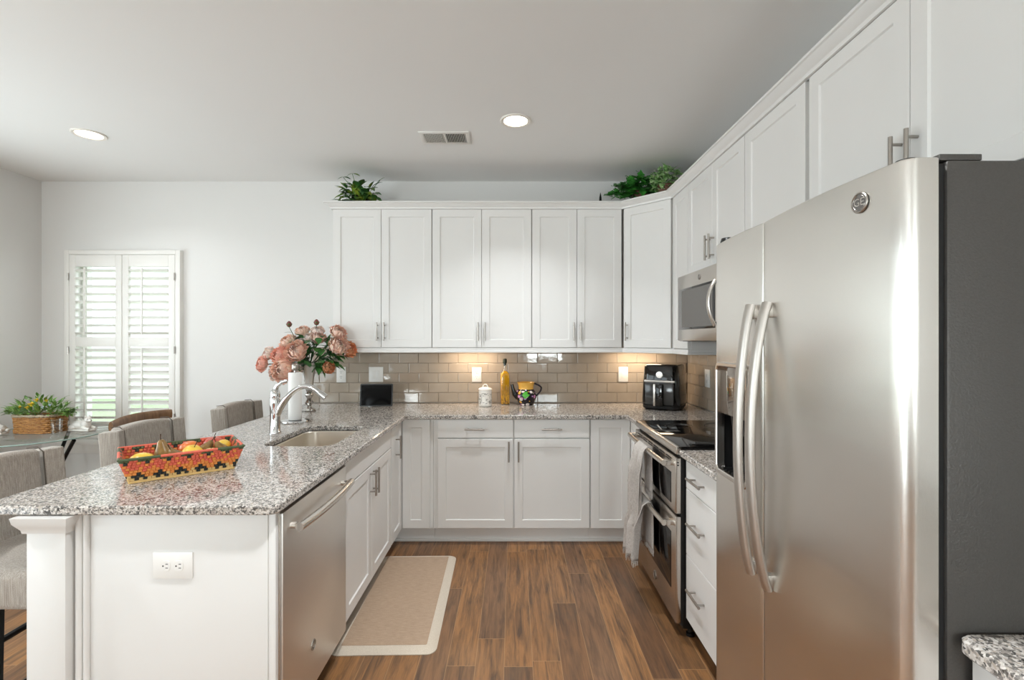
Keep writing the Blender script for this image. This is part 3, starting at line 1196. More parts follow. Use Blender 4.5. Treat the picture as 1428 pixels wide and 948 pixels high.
# base cabinet nearest the camera on the right
w = 0.880 - (-0.40)
cabinet('white base cabinet on the near side of the refrigerator, at the right edge', (0.812, 0.862, 0), RROT, w, 0.61, BZ0, BZ1, [
    dict(name='drawer', slab=True, x=(0.004, w / 2 - 0.002), z=(SPL, FZ1), h=('h', w / 4, 0.815)),
    dict(name='drawer', slab=True, x=(w / 2 + 0.002, w - 0.004), z=(SPL, FZ1), h=('h', w * 0.75, 0.815)),
    dict(x=(0.004, w / 2 - 0.002), z=(FZ0, SPL - 0.006), h=('v', w / 2 - 0.03, 0.66)),
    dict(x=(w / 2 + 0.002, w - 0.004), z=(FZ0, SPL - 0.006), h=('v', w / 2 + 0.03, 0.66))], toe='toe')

# peninsula end: panel with corner moulding
pe = thing('peninsula_panel', 'white painted end panel of the peninsula below the granite overhang', 'panel', (-1.08, 1.57, 0))
mb = MB()
mb.box(-1.384, -0.792, 1.560, 1.580, 0, 0.8825, bv=0.0015)
mb.build('end_panel', 'cab', pe)
mb = MB()
mb.box(-1.400, -1.387, 1.560, 3.985, 0, 0.8825)
mb.build('back_panel', 'cab', pe)
mb = MB()
for (x, r_) in ((-1.393, 0.011), (-1.371, 0.009)):
    mb.tube([(x, 1.555, 0), (x, 1.555, 0.882)], r_, 14)
mb.build('corner_moulding', 'cab', pe)
mb = MB()
mb.box(-0.792, -0.768, 1.564, 1.583, 0.0, 0.8825, bv=0.002)
mb.build('edge_strip', 'cab', pe)

post = thing('support_post', 'square white post with a moulded capital at the near corner of the peninsula', 'post', (-1.47, 1.60, 0))
mb = MB()
mb.box(-1.535, -1.412, 1.525, 1.660, 0, 0.835, bv=0.003)
mb.build('shaft', 'cab', post)
mb = MB()
pr = [(0, 0.828), (0.008, 0.828), (0.010, 0.838), (0.018, 0.850), (0.026, 0.862), (0.030, 0.882), (0, 0.882)]
mb.sweep([(-1.412, 1.659), (-1.412, 1.525), (-1.535, 1.525), (-1.535, 1.660), (-1.4135, 1.660)], [(-o * 0.9, z) for o, z in pr])
mb.box(-1.534, -1.413, 1.526, 1.659, 0.836, 0.882)
mb.build('capital', 'cab', post)
mb = MB()
mb.box(-1.55, -1.406, 1.51, 1.675, 0, 0.12, bv=0.004)
mb.build('plinth', 'cab', post)

# ------------------------------------------------------------------ countertops
ct = MB()
outer = [(-1.69, 1.52), (-0.745, 1.52), (-0.745, 3.345), (0.785, 3.345), (0.785, 3.072), (1.432, 3.072), (1.432, 3.988), (-1.69, 3.988)]
outer = rounded(outer, [0.025, 0.035, 0.012, 0.012, 0.006, 0, 0, 0])
SX0, SX1, SY0, SY1 = -1.245, -0.895, 2.375, 2.93
hole = rounded([(SX0, SY0), (SX1, SY0), (SX1, SY1), (SX0, SY1)], 0.07, 8)
fh = [(-1.334 + 0.017 * math.cos(2 * PI * k / 16), 2.71 + 0.017 * math.sin(2 * PI * k / 16)) for k in range(16)]
ct.slab(outer, [hole], 0.884, 0.914, 0.005)
tag(ct.build('countertop', 'granite', loc=(0, 3.6, 0.884), angle=30), 'speckled grey granite countertop wrapping the peninsula and the back wall', 'countertop')
ct = MB()
ct.slab(rounded([(0.785, 1.74), (1.432, 1.74), (1.432, 2.292), (0.785, 2.292)], [0, 0, 0, 0.004]), [], 0.884, 0.914, 0.005)
tag(ct.build('countertop', 'granite', loc=(1.1, 2.0, 0.884), angle=30), 'short granite countertop between the range and the refrigerator', 'countertop')
ct = MB()
ct.slab(rounded([(0.786, -0.42), (1.438, -0.42), (1.438, 0.864), (0.786, 0.864)], [0.01, 0, 0, 0.025]), [], 0.884, 0.914, 0.005)
tag(ct.build('countertop', 'granite', loc=(1.1, 0.3, 0.884), angle=30), 'granite countertop corner at the bottom right beside the refrigerator', 'countertop')

# ------------------------------------------------------------------ tiled backsplash
random.seed(5)
bs = thing('tile_backsplash', 'glossy taupe subway tile backsplash above the granite counter', 'backsplash', (0, YB, 0.914))


def tile_run(mb, u0, u1, z0, z1, joint0, joint1, to3, pitch=0.1635, rowh=0.0813, base=0.9165):
    gp = 0.0016
    nrow = int(math.ceil((z1 - base) / rowh))
    for r in range(nrow):
        a0 = base + r * rowh + gp
        a1 = min(base + (r + 1) * rowh - gp, z1)
        if a1 - a0 < 0.012:
            continue
        off = joint0 if r % 2 == 0 else joint1
        k = math.floor((u0 - off) / pitch)
        while off + k * pitch < u1:
            b0 = max(off + k * pitch + gp, u0)
            b1 = min(off + (k + 1) * pitch - gp, u1)
            k += 1
            if b1 - b0 < 0.01:
                continue
            tx, tz = random.uniform(-1, 1) * 0.006, random.uniform(-1, 1) * 0.006
            cu, cz_ = (b0 + b1) / 2, (a0 + a1) / 2

            def P(u, z, d):
                return to3(u, z, d + (u - cu) * tx + (z - cz_) * tz)
            bv = 0.003
            bk = [mb.v(to3(u, z, 0.0)) for u, z in ((b0, a0), (b1, a0), (b1, a1), (b0, a1))]
            fr = [mb.v(P(u, z, 0.0065)) for u, z in ((b0, a0), (b1, a0), (b1, a1), (b0, a1))]
            tp = [mb.v(P(u, z, 0.008)) for u, z in ((b0 + bv, a0 + bv), (b1 - bv, a0 + bv), (b1 - bv, a1 - bv), (b0 + bv, a1 - bv))]
            for A, B in ((bk, fr), (fr, tp)):
                for i in range(4):
                    mb.f((A[i], A[(i + 1) % 4], B[(i + 1) % 4], B[i]), 0)
            mb.f(tp, 0)


mb = MB()
yw = YB - 0.002
mb.box(-1.69, XR - 0.001, yw - 0.004, YB - 0.0005, 0.9145, 1.3715, mi=1)
tile_run(mb, -1.69, XR - 0.012, 0.9165, 1.3715, -0.782, -0.700, lambda u, z, d: (u, yw - 0.002 - d, z))
mb.build('tile_panel', ['tile', 'grout'], bs, angle=0)
mb = MB()
xw = XR - 0.002
mb.box(xw - 0.004, XR - 0.0005, 1.75, YB - 0.012, 0.9145, 1.3715, mi=1)
mb.box(xw - 0.004, XR - 0.0005, 2.34, 3.097, 1.3715, 1.42, mi=1)
for (ua, ub, zt) in ((-(YB - 0.013), -3.0985, 1.3715), (-3.0985, -2.34, 1.421), (-2.34, -1.75, 1.3715)):
    tile_run(mb, ua, ub, 0.9165, zt, -3.90, -3.82, lambda u, z, d: (xw - 0.002 - d, -u, z))
mb.build('tile_panel', ['tile', 'grout'], bs, angle=0)

# ------------------------------------------------------------------ outlets and switches


def wall_plate(name, label, cat, m, w, h, kind, group=None):
    """plate in local x (width), z (height), facing -y"""
    t = thing(name, label, cat, tuple(m.to_translation()), 0, group)
    mb = MB()
    mb.T = m
    mb.box(-w / 2, w / 2, -0.006, 0, -h / 2, h / 2, bv=0.0025)
    mb.build('plate', 'plate', t)
    if kind == 'outlet':
        for dz in (-0.021, 0.021):
            mb = MB()
            mb.T = m @ Matrix.Translation((0, -0.006, dz)) @ Matrix.Rotation(PI / 2, 4, 'X')
            pr = rounded([(-0.017, -0.0145), (0.017, -0.0145), (0.017, 0.0145), (-0.017, 0.0145)], 0.011, 5)
            mb.prism(pr, 0, 0.0022, 0, bv=0.0006)
            for sx in (-0.0062, 0.0062):
                mb.box(sx - 0.0011, sx + 0.0011, 0.0005, 0.0085, 0.0015, 0.0025, mi=1)
            mb.prism([(0.0026 * math.cos(a * PI / 5), -0.0075 + 0.0026 * math.sin(a * PI / 5)) for a in range(10)], 0.0015, 0.0025, 1)
            mb.build('socket', ['plate', 'slot'], t)
    else:
        n = 2 if w > 0.1 else 1
        for i in range(n):
            cx = 0 if n == 1 else (-0.023 + 0.046 * i)
            mb = MB()
            mb.T = m
            mb.box(cx - 0.0165, cx + 0.0165, -0.0085, -0.005, -0.033, 0.033, bv=0.0015)
            mb.build('rocker', 'plate', t)
    return t


yt = YB - 0.0125
wall_plate('wall_outlet', 'white outlet on the tile beside the peony bouquet', 'outlet', Matrix.Translation((-1.417, yt, 1.147)), 0.078, 0.128, 'outlet')
wall_plate('light_switch', 'white double light switch on the tile above the black tablet', 'switch', Matrix.Translation((-1.131, yt, 1.149)), 0.118, 0.124, 'switch')
wall_plate('wall_outlet', 'white outlet on the tile above the small lidded canister', 'outlet', Matrix.Translation((-0.302, yt, 1.147)), 0.078, 0.120, 'outlet')
wall_plate('light_switch', 'white single switch plate on the tile left of the air fryer', 'switch', Matrix.Translation((0.904, yt, 1.149)), 0.078, 0.122, 'switch')
wall_plate('wall_outlet', 'white outlet on the right-hand tile wall beside the refrigerator edge', 'outlet',
           Matrix.Translation((XR - 0.0125, 3.565, 1.15)) @ Matrix.Rotation(-PI / 2, 4, 'Z'), 0.09, 0.132, 'outlet')
wall_plate('wall_outlet', 'white outlet set sideways in the peninsula end panel', 'outlet',
           Matrix.Translation((-1.095, 1.5598, 0.711)) @ Matrix.Rotation(PI / 2, 4, 'Y'), 0.084, 0.128, 'outlet')

# ------------------------------------------------------------------ appliances


def badge(parent, m, r, name='badge'):
    """round metal emblem with script-like monogram, local z is outwards"""
    mb = MB()
    mb.T = m
    mb.lathe([(0, 0), (r, 0), (r, r * 0.10), (r * 0.93, r * 0.16), (r * 0.86, r * 0.16), (r * 0.82, r * 0.09)], seg=36, caps=False)
    mb.lathe([(r * 0.82, r * 0.09), (0, r * 0.09)], seg=36, mi=1, caps=False)
    o = mb.build(name, ['nickel', 'badge'], parent)
    mb = MB()
    mb.T = m
    mb.text('GE', r * 1.05, Matrix.Translation((0, 0, r * 0.10)) @ Matrix.Shear('XZ', 4, (0, 0)), 0, r * 0.02)
    for k in range(4):
        a = PI / 4 + k * PI / 2
        pts = [(r * 0.72 * math.cos(a - 0.5 + 0.1 * i), r * 0.72 * math.sin(a - 0.5 + 0.1 * i), r * 0.10) for i in range(11)]
        mb.tube(pts, r * 0.03, 6)
    mb.build('monogram', 'steel2', o, angle=0)
    return o


FACE_L = Matrix(((0, 0, -1, 0), (-1, 0, 0, 0), (0, 1, 0, 0), (0, 0, 0, 1)))   # local x -> -Y, y -> Z, z -> -X
FACE_R = Matrix(((0, 0, 1, 0), (1, 0, 0, 0), (0, 1, 0, 0), (0, 0, 0, 1)))     # local x -> +Y, y -> Z, z -> +X

# ---- refrigerator
fr = thing('refrigerator', 'large stainless side-by-side refrigerator with curved handles and charcoal sides', 'refrigerator', (1.05, 1.28, 0))
mb = MB()
mb.box(0.777, 1.43, 0.867, 1.702, 0.03, 1.760, bv=0.006)
mb.build('cabinet_body', 'fridgeside', fr)
mb = MB()
mb.box(0.7635, 0.776, 0.873, 1.348, 0.10, 1.755)
mb.build('door_gasket', 'gasket', fr, angle=0)
mb = MB()
mb.box(0.7635, 0.776, 1.362, 1.694, 0.10, 1.755)
mb.build('door_gasket', 'gasket', fr, angle=0)
mb = MB()
mb.box(0.745, 0.776, 0.875, 1.694, 0.012, 0.085, bv=0.003)
mb.build('kick_grille', 'black', fr)
for (x, y) in ((0.80, 0.90), (0.80, 1.66), (1.40, 0.90), (1.40, 1.66)):
    mb = MB()
    mb.lathe([(0.018, 0), (0.018, 0.012), (0.010, 0.014), (0.010, 0.03)], (x, y, 0), 16)
    mb.build('foot', 'black', fr)


def arc2(cx, cy, r, a0, a1, n):
    return [(cx + r * math.cos(R(a0 + (a1 - a0) * i / n)), cy + r * math.sin(R(a0 + (a1 - a0) * i / n))) for i in range(n + 1)]


def door_plan(y0, y1, near_round, bulge):
    """plan outline of a gently bowed door, front towards -x"""
    pts = [(0.7625, y0), (0.7625, y1)]
    far = arc2(0.729, y1 - 0.024, 0.024, 90, 165, 7) if not near_round else arc2(0.7035, y1 - 0.0025, 0.0025, 90, 170, 3)
    near = arc2(0.729, y0 + 0.024, 0.024, 195, 270, 7) if near_round else arc2(0.7035, y0 + 0.0025, 0.0025, 190, 270, 3)
    pts += far
    a, b = far[-1], near[0]
    n = 22
    for i in range(1, n):
        t = i / n
        y = a[1] + (b[1] - a[1]) * t
        x = a[0] + (b[0] - a[0]) * t - bulge * (1 - (2 * t - 1) ** 2)
        pts.append((x, y))
    pts += near
    return list(reversed(pts))


def ccw(p):
    ar = sum(p[i - 1][0] * p[i][1] - p[i][0] * p[i - 1][1] for i in range(len(p)))
    return p if ar > 0 else list(reversed(p))


mb = MB()
mb.prism(ccw(door_plan(0.868, 1.3535, True, 0.013)), 0.09, 1.765, bv=0.002)
fd = mb.build('fridge_door', 'steel', fr, angle=28)
mb = MB()
mb.prism(ccw(door_plan(1.359, 1.700, False, 0.008)), 0.09, 1.765, bv=0.002)
zd = mb.build('freezer_door', 'steel', fr, angle=28)
# the dispenser recess is cut out of the freezer door
mb = MB()
DY0, DY1, DZa, DZb = 1.432, 1.652, 0.992, 1.358
cutp = rounded([(DY0, DZa), (DY1, DZa), (DY1, DZb), (DY0, DZb)], 0.022, 6)
MYZ = Matrix(((0, 0, 1, 0), (1, 0, 0, 0), (0, 1, 0, 0), (0, 0, 0, 1)))
mb.prism(cutp, 0.60, 0.748, mat=MYZ)
cutter = mb.build('cutter', 'gasket', fr, angle=0)
md = zd.modifiers.new('recess', 'BOOLEAN')
md.object = cutter
md.operation = 'DIFFERENCE'
md.solver = 'EXACT'
bpy.context.view_layer.update()
dg = bpy.context.evaluated_depsgraph_get()
nm_ = bpy.data.meshes.new_from_object(zd.evaluated_get(dg))
zd.modifiers.clear()
zd.data = nm_
bpy.data.objects.remove(cutter)
disp = thing('tmp', None, None)
bpy.data.objects.remove(disp)
mb = MB()
ring_o = rounded([(DY0 - 0.004, DZa - 0.004), (DY1 + 0.004, DZa - 0.004), (DY1 + 0.004, DZb + 0.004), (DY0 - 0.004, DZb + 0.004)], 0.026, 6)
ring_i = rounded([(DY0 + 0.010, DZa + 0.012), (DY1 - 0.010, DZa + 0.012), (DY1 - 0.010, DZb - 0.010), (DY0 + 0.010, DZb - 0.010)], 0.016, 6)
t = MB()
t.slab(ring_o, [ring_i], 0, 0.030, 0.003)
mb.merge(t.bm, 0, Matrix.Translation((0.688, 0, 0)) @ MYZ)
dfr = mb.build('dispenser', 'steel2', fr)
mb = MB()
mb.box(0.745, 0.7475, DY0 + 0.001, DY1 - 0.001, DZa + 0.001, 1.20)
mb.box(0.7195, 0.745, DY0 + 0.0005, DY0 + 0.003, DZa + 0.001, 1.20)
mb.box(0.7195, 0.745, DY1 - 0.003, DY1 - 0.0005, DZa + 0.001, 1.20)
mb.build('dispenser_cavity', 'black', dfr, angle=0)
mb = MB()
mb.box(0.702, 0.744, DY0 + 0.004, DY1 - 0.004, 1.190, DZb - 0.005, bv=0.002)
mb.build('control_panel', plain('dispenser_mirror_panel', '#8a8076', 0.05, 0.9, var=0.02), dfr)
mb = MB()
for yy in (1.505, 1.575):
    mb.lathe([(0.016, 1.135), (0.022, 1.19), (0.016, 1.19), (0.0, 1.19)], (0.731, yy, 0), 14)
    mb.box(0.734, 0.741, yy - 0.022, yy + 0.022, 1.06, 1.14, bv=0.003)
mb.build('dispenser_lever', 'black', dfr)
mb = MB()
for k in range(9):
    mb.box(0.704, 0.744, DY0 + 0.014 + k * 0.022, DY0 + 0.022 + k * 0.022, DZa + 0.012, DZa + 0.016)
mb.box(0.702, 0.745, DY0 + 0.004, DY1 - 0.004, DZa + 0.003, DZa + 0.012)
mb.build('drip_tray', 'black', dfr, angle=0)


def bow_handle(door, y, z0, z1, xf, depth):
    mb = MB()
    n = 28
    pts, rr = [], []
    for i in range(n + 1):
        t = i / n
        z = z0 + (z1 - z0) * t
        x = xf - 0.012 - depth * (1 - (2 * t - 1) ** 2) ** 0.85
        pts.append((x, y, z))
        rr.append(0.0205)
    mb.tube(pts, rr, 16, flat=((1, 0, 0), 0.011))
    for z in (z0 + 0.02, z1 - 0.02):
        mb.box(xf - 0.018, xf + 0.004, y - 0.013, y + 0.013, z - 0.02, z + 0.02, bv=0.003)
    return mb.build('door_handle', 'handlesteel', door)


bow_handle(zd, 1.405, 0.762, 1.537, 0.7, 0.037)
bow_handle(fd, 1.312, 0.762, 1.537, 0.7, 0.047)
badge(fd, Matrix.Translation((0.7045 - 0.013 * (1 - (2 * (0.972 - 0.87) / 0.48 - 1) ** 2), 0.972, 1.712)) @ Matrix.Rotation(R(4.2), 4, 'Z') @ FACE_L, 0.021)
mb = MB()
mb.lathe([(0.0195, 1.7655), (0.0205, 1.770), (0.0185, 1.779), (0, 1.781)], (0.752, 0.925, 0), 24)
mb.build('hinge_cap', 'black', fr)
mb = MB()
mb.box(0.768, 0.845, 0.872, 0.96, 1.7605, 1.7725, bv=0.002)
mb.build('hinge_plate', 'fridgeside', fr)
mb = MB()
mb.lathe([(0.022, 1.7655), (0.024, 1.772), (0.020, 1.784), (0, 1.786)], (0.735, 1.66, 0), 24)
mb.box(0.735, 0.84, 1.62, 1.69, 1.7655, 1.784, bv=0.005)
mb.build('hinge_cover', 'black', fr)

# ---- range with double oven
RY0, RY1 = 2.304, 3.064
rg = thing('range', 'stainless double-oven range with a black glass cooktop', 'range', (1.1, 2.68, 0))
mb = MB()
mb.box(0.806, 1.41, RY0, RY1, 0.06, 0.905)
mb.build('oven_body', 'black', rg, angle=0)
mb = MB()
mb.box(0.775, 0.80, RY0, RY1, 0.888, 0.925, bv=0.005)
mb.build('front_rail', 'steel2', rg)
mb = MB()
mb.box(0.7955, 1.42, RY0 + 0.001, RY1 - 0.001, 0.9055, 0.9265, bv=0.003)
ck = mb.build('cooktop', 'blackgloss', rg)
ringm = plain('burner_ring_print', '#55514d', 0.15)
for (x, y, r) in ((0.98, 2.50, 0.105), (0.98, 2.87, 0.08), (1.24, 2.50, 0.08), (1.24, 2.87, 0.105)):
    mb = MB()
    mb.lathe([(r - 0.0025, 0.9266), (r, 0.9266), (r, 0.9270), (r - 0.0025, 0.9270), (r - 0.0025, 0.9266)], (x, y, 0), 48, caps=False)
    mb.build('burner_ring', ringm, ck, angle=0)


def oven_door(name, z0, z1, gz0, gz1, hz, vents):
    mb = MB()
    mb.box(0.772, 0.800, RY0 + 0.002, RY1 - 0.002, z0, z1, bv=0.004)
    d = mb.build(name, 'steel2', rg)
    mb = MB()
    mb.box(0.7695, 0.774, RY0 + 0.065, RY1 - 0.065, gz0, gz1, bv=0.0015)
    mb.build('oven_window', 'blackgloss', d)
    if vents:
        mb = MB()
        for k in range(6):
            for zz in (z1 - 0.014, z1 - 0.026):
                y = RY0 + 0.06 + k * 0.108
                mb.box(0.7712, 0.7725, y, y + 0.085, zz - 0.003, zz + 0.003)
        mb.build('vent_slots', 'gasket', d, angle=0)
    mb = MB()
    pts = [(0.772 - 0.046 - 0.006 * (1 - (2 * i / 14 - 1) ** 2), RY0 + 0.03 + (RY1 - RY0 - 0.06) * i / 14, hz) for i in range(15)]
    mb.tube(pts, 0.012, 14, flat=((0, 0, 1), 0.014))
    for yy in (RY0 + 0.045, RY1 - 0.045):
        mb.box(0.727, 0.7735, yy - 0.014, yy + 0.014, hz - 0.013, hz + 0.013, bv=0.004)
    mb.build('oven_handle', 'steel2', d)
    return d


oven_door('upper_oven_door', 0.606, 0.872, 0.640, 0.790, 0.842, True)
lo = oven_door('lower_oven_door', 0.085, 0.592, 0.225, 0.500, 0.553, False)
badge(lo, Matrix.Translation((0.772, 2.64, 0.155)) @ FACE_L, 0.022)
mb = MB()
mb.box(0.800, 0.8055, RY0 + 0.001, RY1 - 0.001, 0.075, 0.90)
mb.build('door_seal', 'gasket', rg, angle=0)
mb = MB()
for zz in (0.850, 0.838):
    mb.box(0.780, 0.788, RY0 + 0.0012, RY0 + 0.0025, zz - 0.003, zz + 0.003)
mb.build('door_screw', 'gasket', rg, angle=0)
for (x, y) in ((0.86, RY0 + 0.05), (0.86, RY1 - 0.05), (1.36, RY0 + 0.05), (1.36, RY1 - 0.05)):
    mb = MB()
    mb.lathe([(0.02, 0), (0.02, 0.014), (0.012, 0.018), (0.012, 0.06)], (x, y, 0), 14)
    mb.build('foot', 'black', rg)

# ---- microwave over the range
MY0, MY1, MZ0, MZ1, MX = 2.339, 3.095, 1.425, 1.833, 1.05
mw = thing('microwave', 'stainless over-the-range microwave hung below the short cabinet', 'microwave', (1.25, 2.72, MZ0))
mb = MB()
mb.box(MX + 0.03, 1.43, MY0, MY1, MZ0 + 0.012, MZ1, bv=0.003)
mb.build('housing', 'steel2', mw)
mb = MB()
mb.box(MX + 0.028, 1.41, MY0 + 0.01, MY1 - 0.01, MZ0, MZ0 + 0.012)
mb.build('underside_vent', 'black', mw, angle=0)
mb = MB()
mb.box(MX, MX + 0.029, MY0, MY1, MZ0 + 0.004, MZ1, bv=0.006)
md_ = mb.build('microwave_door', 'steel2', mw)
mb = MB()
mb.box(MX - 0.0025, MX + 0.002, 2.52, MY1 - 0.025, MZ0 + 0.072, MZ1 - 0.085, bv=0.001)
mb.build('door_window', 'blackgloss', md_)
mb = MB()
t = MB()
oo = [(2.545, MZ0 + 0.085), (MY1 - 0.075, MZ0 + 0.085), (MY1 - 0.075, MZ1 - 0.098), (2.545, MZ1 - 0.098)]
mb.box(MX - 0.0032, MX - 0.0022, 2.545, MY1 - 0.085, MZ0 + 0.085, MZ1 - 0.098)
mb.build('mesh_screen', plain('microwave_mesh_screen', '#5c5854', 0.12, var=0.1, scale=300), md_, angle=0)
mb = MB()
mb.box(MX - 0.0025, MX + 0.002, MY0 + 0.02, 2.47, MZ0 + 0.072, MZ1 - 0.085, bv=0.001)
mb.build('keypad', 'blackgloss', md_)
mb = MB()
pts = [(MX - 0.012 - 0.035 * (1 - (2 * i / 16 - 1) ** 2), 2.495, MZ0 + 0.085 + 0.235 * i / 16) for i in range(17)]
mb.tube(pts, 0.014, 12, flat=((1, 0, 0), 0.008))
for q in (MZ0 + 0.095, MZ0 + 0.31):
    mb.box(MX - 0.016, MX + 0.003, 2.485, 2.505, q - 0.01, q + 0.01, bv=0.002)
mb.build('door_handle', 'steel2', md_)
badge(md_, Matrix.Translation((MX - 0.0005, 2.735, MZ1 - 0.042)) @ FACE_L, 0.016)

# ---- dishwasher
dw = thing('dishwasher', 'stainless dishwasher with a bar handle under the peninsula counter', 'dishwasher', (-1.05, 1.9, 0))
WY0, WY1 = 1.600, 2.212
mb = MB()
mb.box(-1.36, -0.800, WY0 + 0.004, WY1 - 0.004, 0.10, 0.868)
mb.build('tub', 'black', dw, angle=0)
mb = MB()
mb.box(-1.30, -0.85, WY0 + 0.004, WY1 - 0.004, 0, 0.10)
mb.build('toe_panel', 'black', dw, angle=0)
mb = MB()
mb.box(-0.799, -0.763, WY0 + 0.003, WY1 - 0.003, 0.112, 0.862, bv=0.005)
dwd = mb.build('dishwasher_door', 'steeldw', dw)
mb = MB()
n = 24
pts = [(-0.763 + 0.036 + 0.014 * (1 - (2 * i / n - 1) ** 2), WY0 + 0.045 + (WY1 - WY0 - 0.09) * i / n, 0.800) for i in range(n + 1)]
mb.tube(pts, 0.0155, 16, flat=((0, 0, 1), 0.0155))
for yy in (WY0 + 0.062, WY1 - 0.062):
    mb.tube([(-0.766, yy, 0.800), (-0.724, yy, 0.800)], 0.011, 12)
mb.build('door_handle', 'steel2', dwd)
badge(dwd, Matrix.Translation((-0.763, 1.845, 0.275)) @ FACE_R, 0.020)
mb = MB()
mb.box(-0.795, -0.772, 1.586, 1.6, 0.0, 0.868, bv=0.001)
mb.build('side_trim', 'steel2', dw)

# ---- sink and faucet
sk = thing('kitchen_sink', 'undermount stainless sink set in the peninsula granite', 'sink', (-1.07, 2.65, 0.884))
mb = MB()


def sink_ring(ins, z, rr):
    return [(p[0], p[1], z) for p in rounded([(SX0 + ins, SY0 + ins), (SX1 - ins, SY0 + ins), (SX1 - ins, SY1 - ins), (SX0 + ins, SY1 - ins)], rr, 8)]


rings = [sink_ring(-0.018, 0.8828, 0.085), sink_ring(0.000, 0.8828, 0.07), sink_ring(0.004, 0.878, 0.068), sink_ring(0.010, 0.72, 0.065),
         sink_ring(0.022, 0.688, 0.055), sink_ring(0.05, 0.678, 0.04), sink_ring(0.13, 0.676, 0.02)]
vl = [[mb.v(p) for p in r_] for r_ in rings]
for a, b in zip(vl, vl[1:]):
    for i in range(len(a)):
        mb.f((a[i], a[(i + 1) % len(a)], b[(i + 1) % len(b)], b[i]))
mb.f(vl[-1])
so = mb.build('bowl', 'sinksteel', sk, recalc=False)
sm = so.modifiers.new('thickness', 'SOLIDIFY')
sm.thickness = 0.0012
sm.offset = -1
mb = MB()
mb.lathe([(0.0, 0.6775), (0.028, 0.6775), (0.040, 0.681), (0.044, 0.679), (0.044, 0.6765), (0.0, 0.6765)], ((SX0 + SX1) / 2, 2.66, 0), 28)
mb.build('drain', 'chrome', sk)

fc = thing('faucet', 'tall chrome single-lever faucet behind the sink', 'faucet', (-1.334, 2.71, 0.914))
fx, fy, fz = -1.334, 2.71, 0.9142
mb = MB()
mb.lathe([(0.030, 0), (0.030, 0.006), (0.027, 0.012), (0.0265, 0.12), (0.0275, 0.165), (0.0265, 0.192), (0.024, 0.198), (0, 0.198)], (fx, fy, fz), 28)
mb.build('faucet_body', 'chrome', fc)
mb = MB()
pp = []
for i in range(25):
    t = i / 24
    # rises from the body side, arcs over, dips to the nozzle
    x = fx + 0.012 + 0.235 * t
    z = fz + 0.105 + 0.155 * math.sin(min(1.0, t * 1.0) * PI * 0.74) ** 0.8
    pp.append((x, fy, z))
rr = [0.021 - 0.007 * min(1, i / 10) for i in range(25)]
mb.tube(pp, rr, 16)
mb.build('spout', 'chrome', fc)
mb = MB()
a, b = Vector(pp[-1]), Vector(pp[-3])
d = (a - b).normalized()
mb.tube([a - d * 0.004, a + d * 0.02, a + d * 0.045], [0.0155, 0.018, 0.0195], 16)
mb.build('nozzle', 'chrome', fc)
mb = MB()
mb.lathe([(0.0255, 0.200), (0.0265, 0.215), (0.022, 0.235), (0.012, 0.247), (0, 0.25)], (fx, fy, fz), 24)
mb.tube([(fx - 0.004, fy, fz + 0.225), (fx + 0.012, fy - 0.004, fz + 0.262), (fx + 0.04, fy - 0.008, fz + 0.285), (fx + 0.072, fy - 0.012, fz + 0.293)],
        [0.018, 0.013, 0.010, 0.007], 12, flat=((0, 1, 0), 0.011))
mb.build('lever', 'chrome', fc)

# ------------------------------------------------------------------ floor mat
fm = thing('kitchen_mat', 'tan anti-fatigue mat with a pale border on the wood floor by the sink', 'mat', (-0.6, 2.7, 0))
fmr = Matrix.Translation((-0.610, 2.70, 0)) @ Matrix.Rotation(R(1.2), 4, 'Z')
pl = rounded([(-0.245, -0.50), (0.245, -0.50), (0.245, 0.50), (-0.245, 0.50)], 0.045, 8)
mb = MB()
mb.T = fmr
lo_ = [(pl, 0.0005), (pl, 0.004), (offset(pl, 0.022), 0.0155), (offset(pl, 0.042), 0.0190)]
vl = [[mb.v((p[0], p[1], z)) for p in q] for q, z in lo_]
for a, b in zip(vl, vl[1:]):
    for i in range(len(a)):
        mb.f((a[i], a[(i + 1) % len(a)], b[(i + 1) % len(b)], b[i]))
mb.f(list(reversed(vl[0])))
mb.f(vl[-1])
mb.build('mat_border', 'mat_edge', fm, angle=50)
mb = MB()
mb.T = fmr
mb.prism([(p[0], p[1]) for p in rounded([(-0.198, -0.455), (0.198, -0.455), (0.198, 0.455), (-0.198, 0.455)], 0.006, 3)], 0.0191, 0.0205, bv=0.0005)
mb.build('mat_center', 'mat_top', fm, angle=0)

# ------------------------------------------------------------------ dish towels over the oven handles


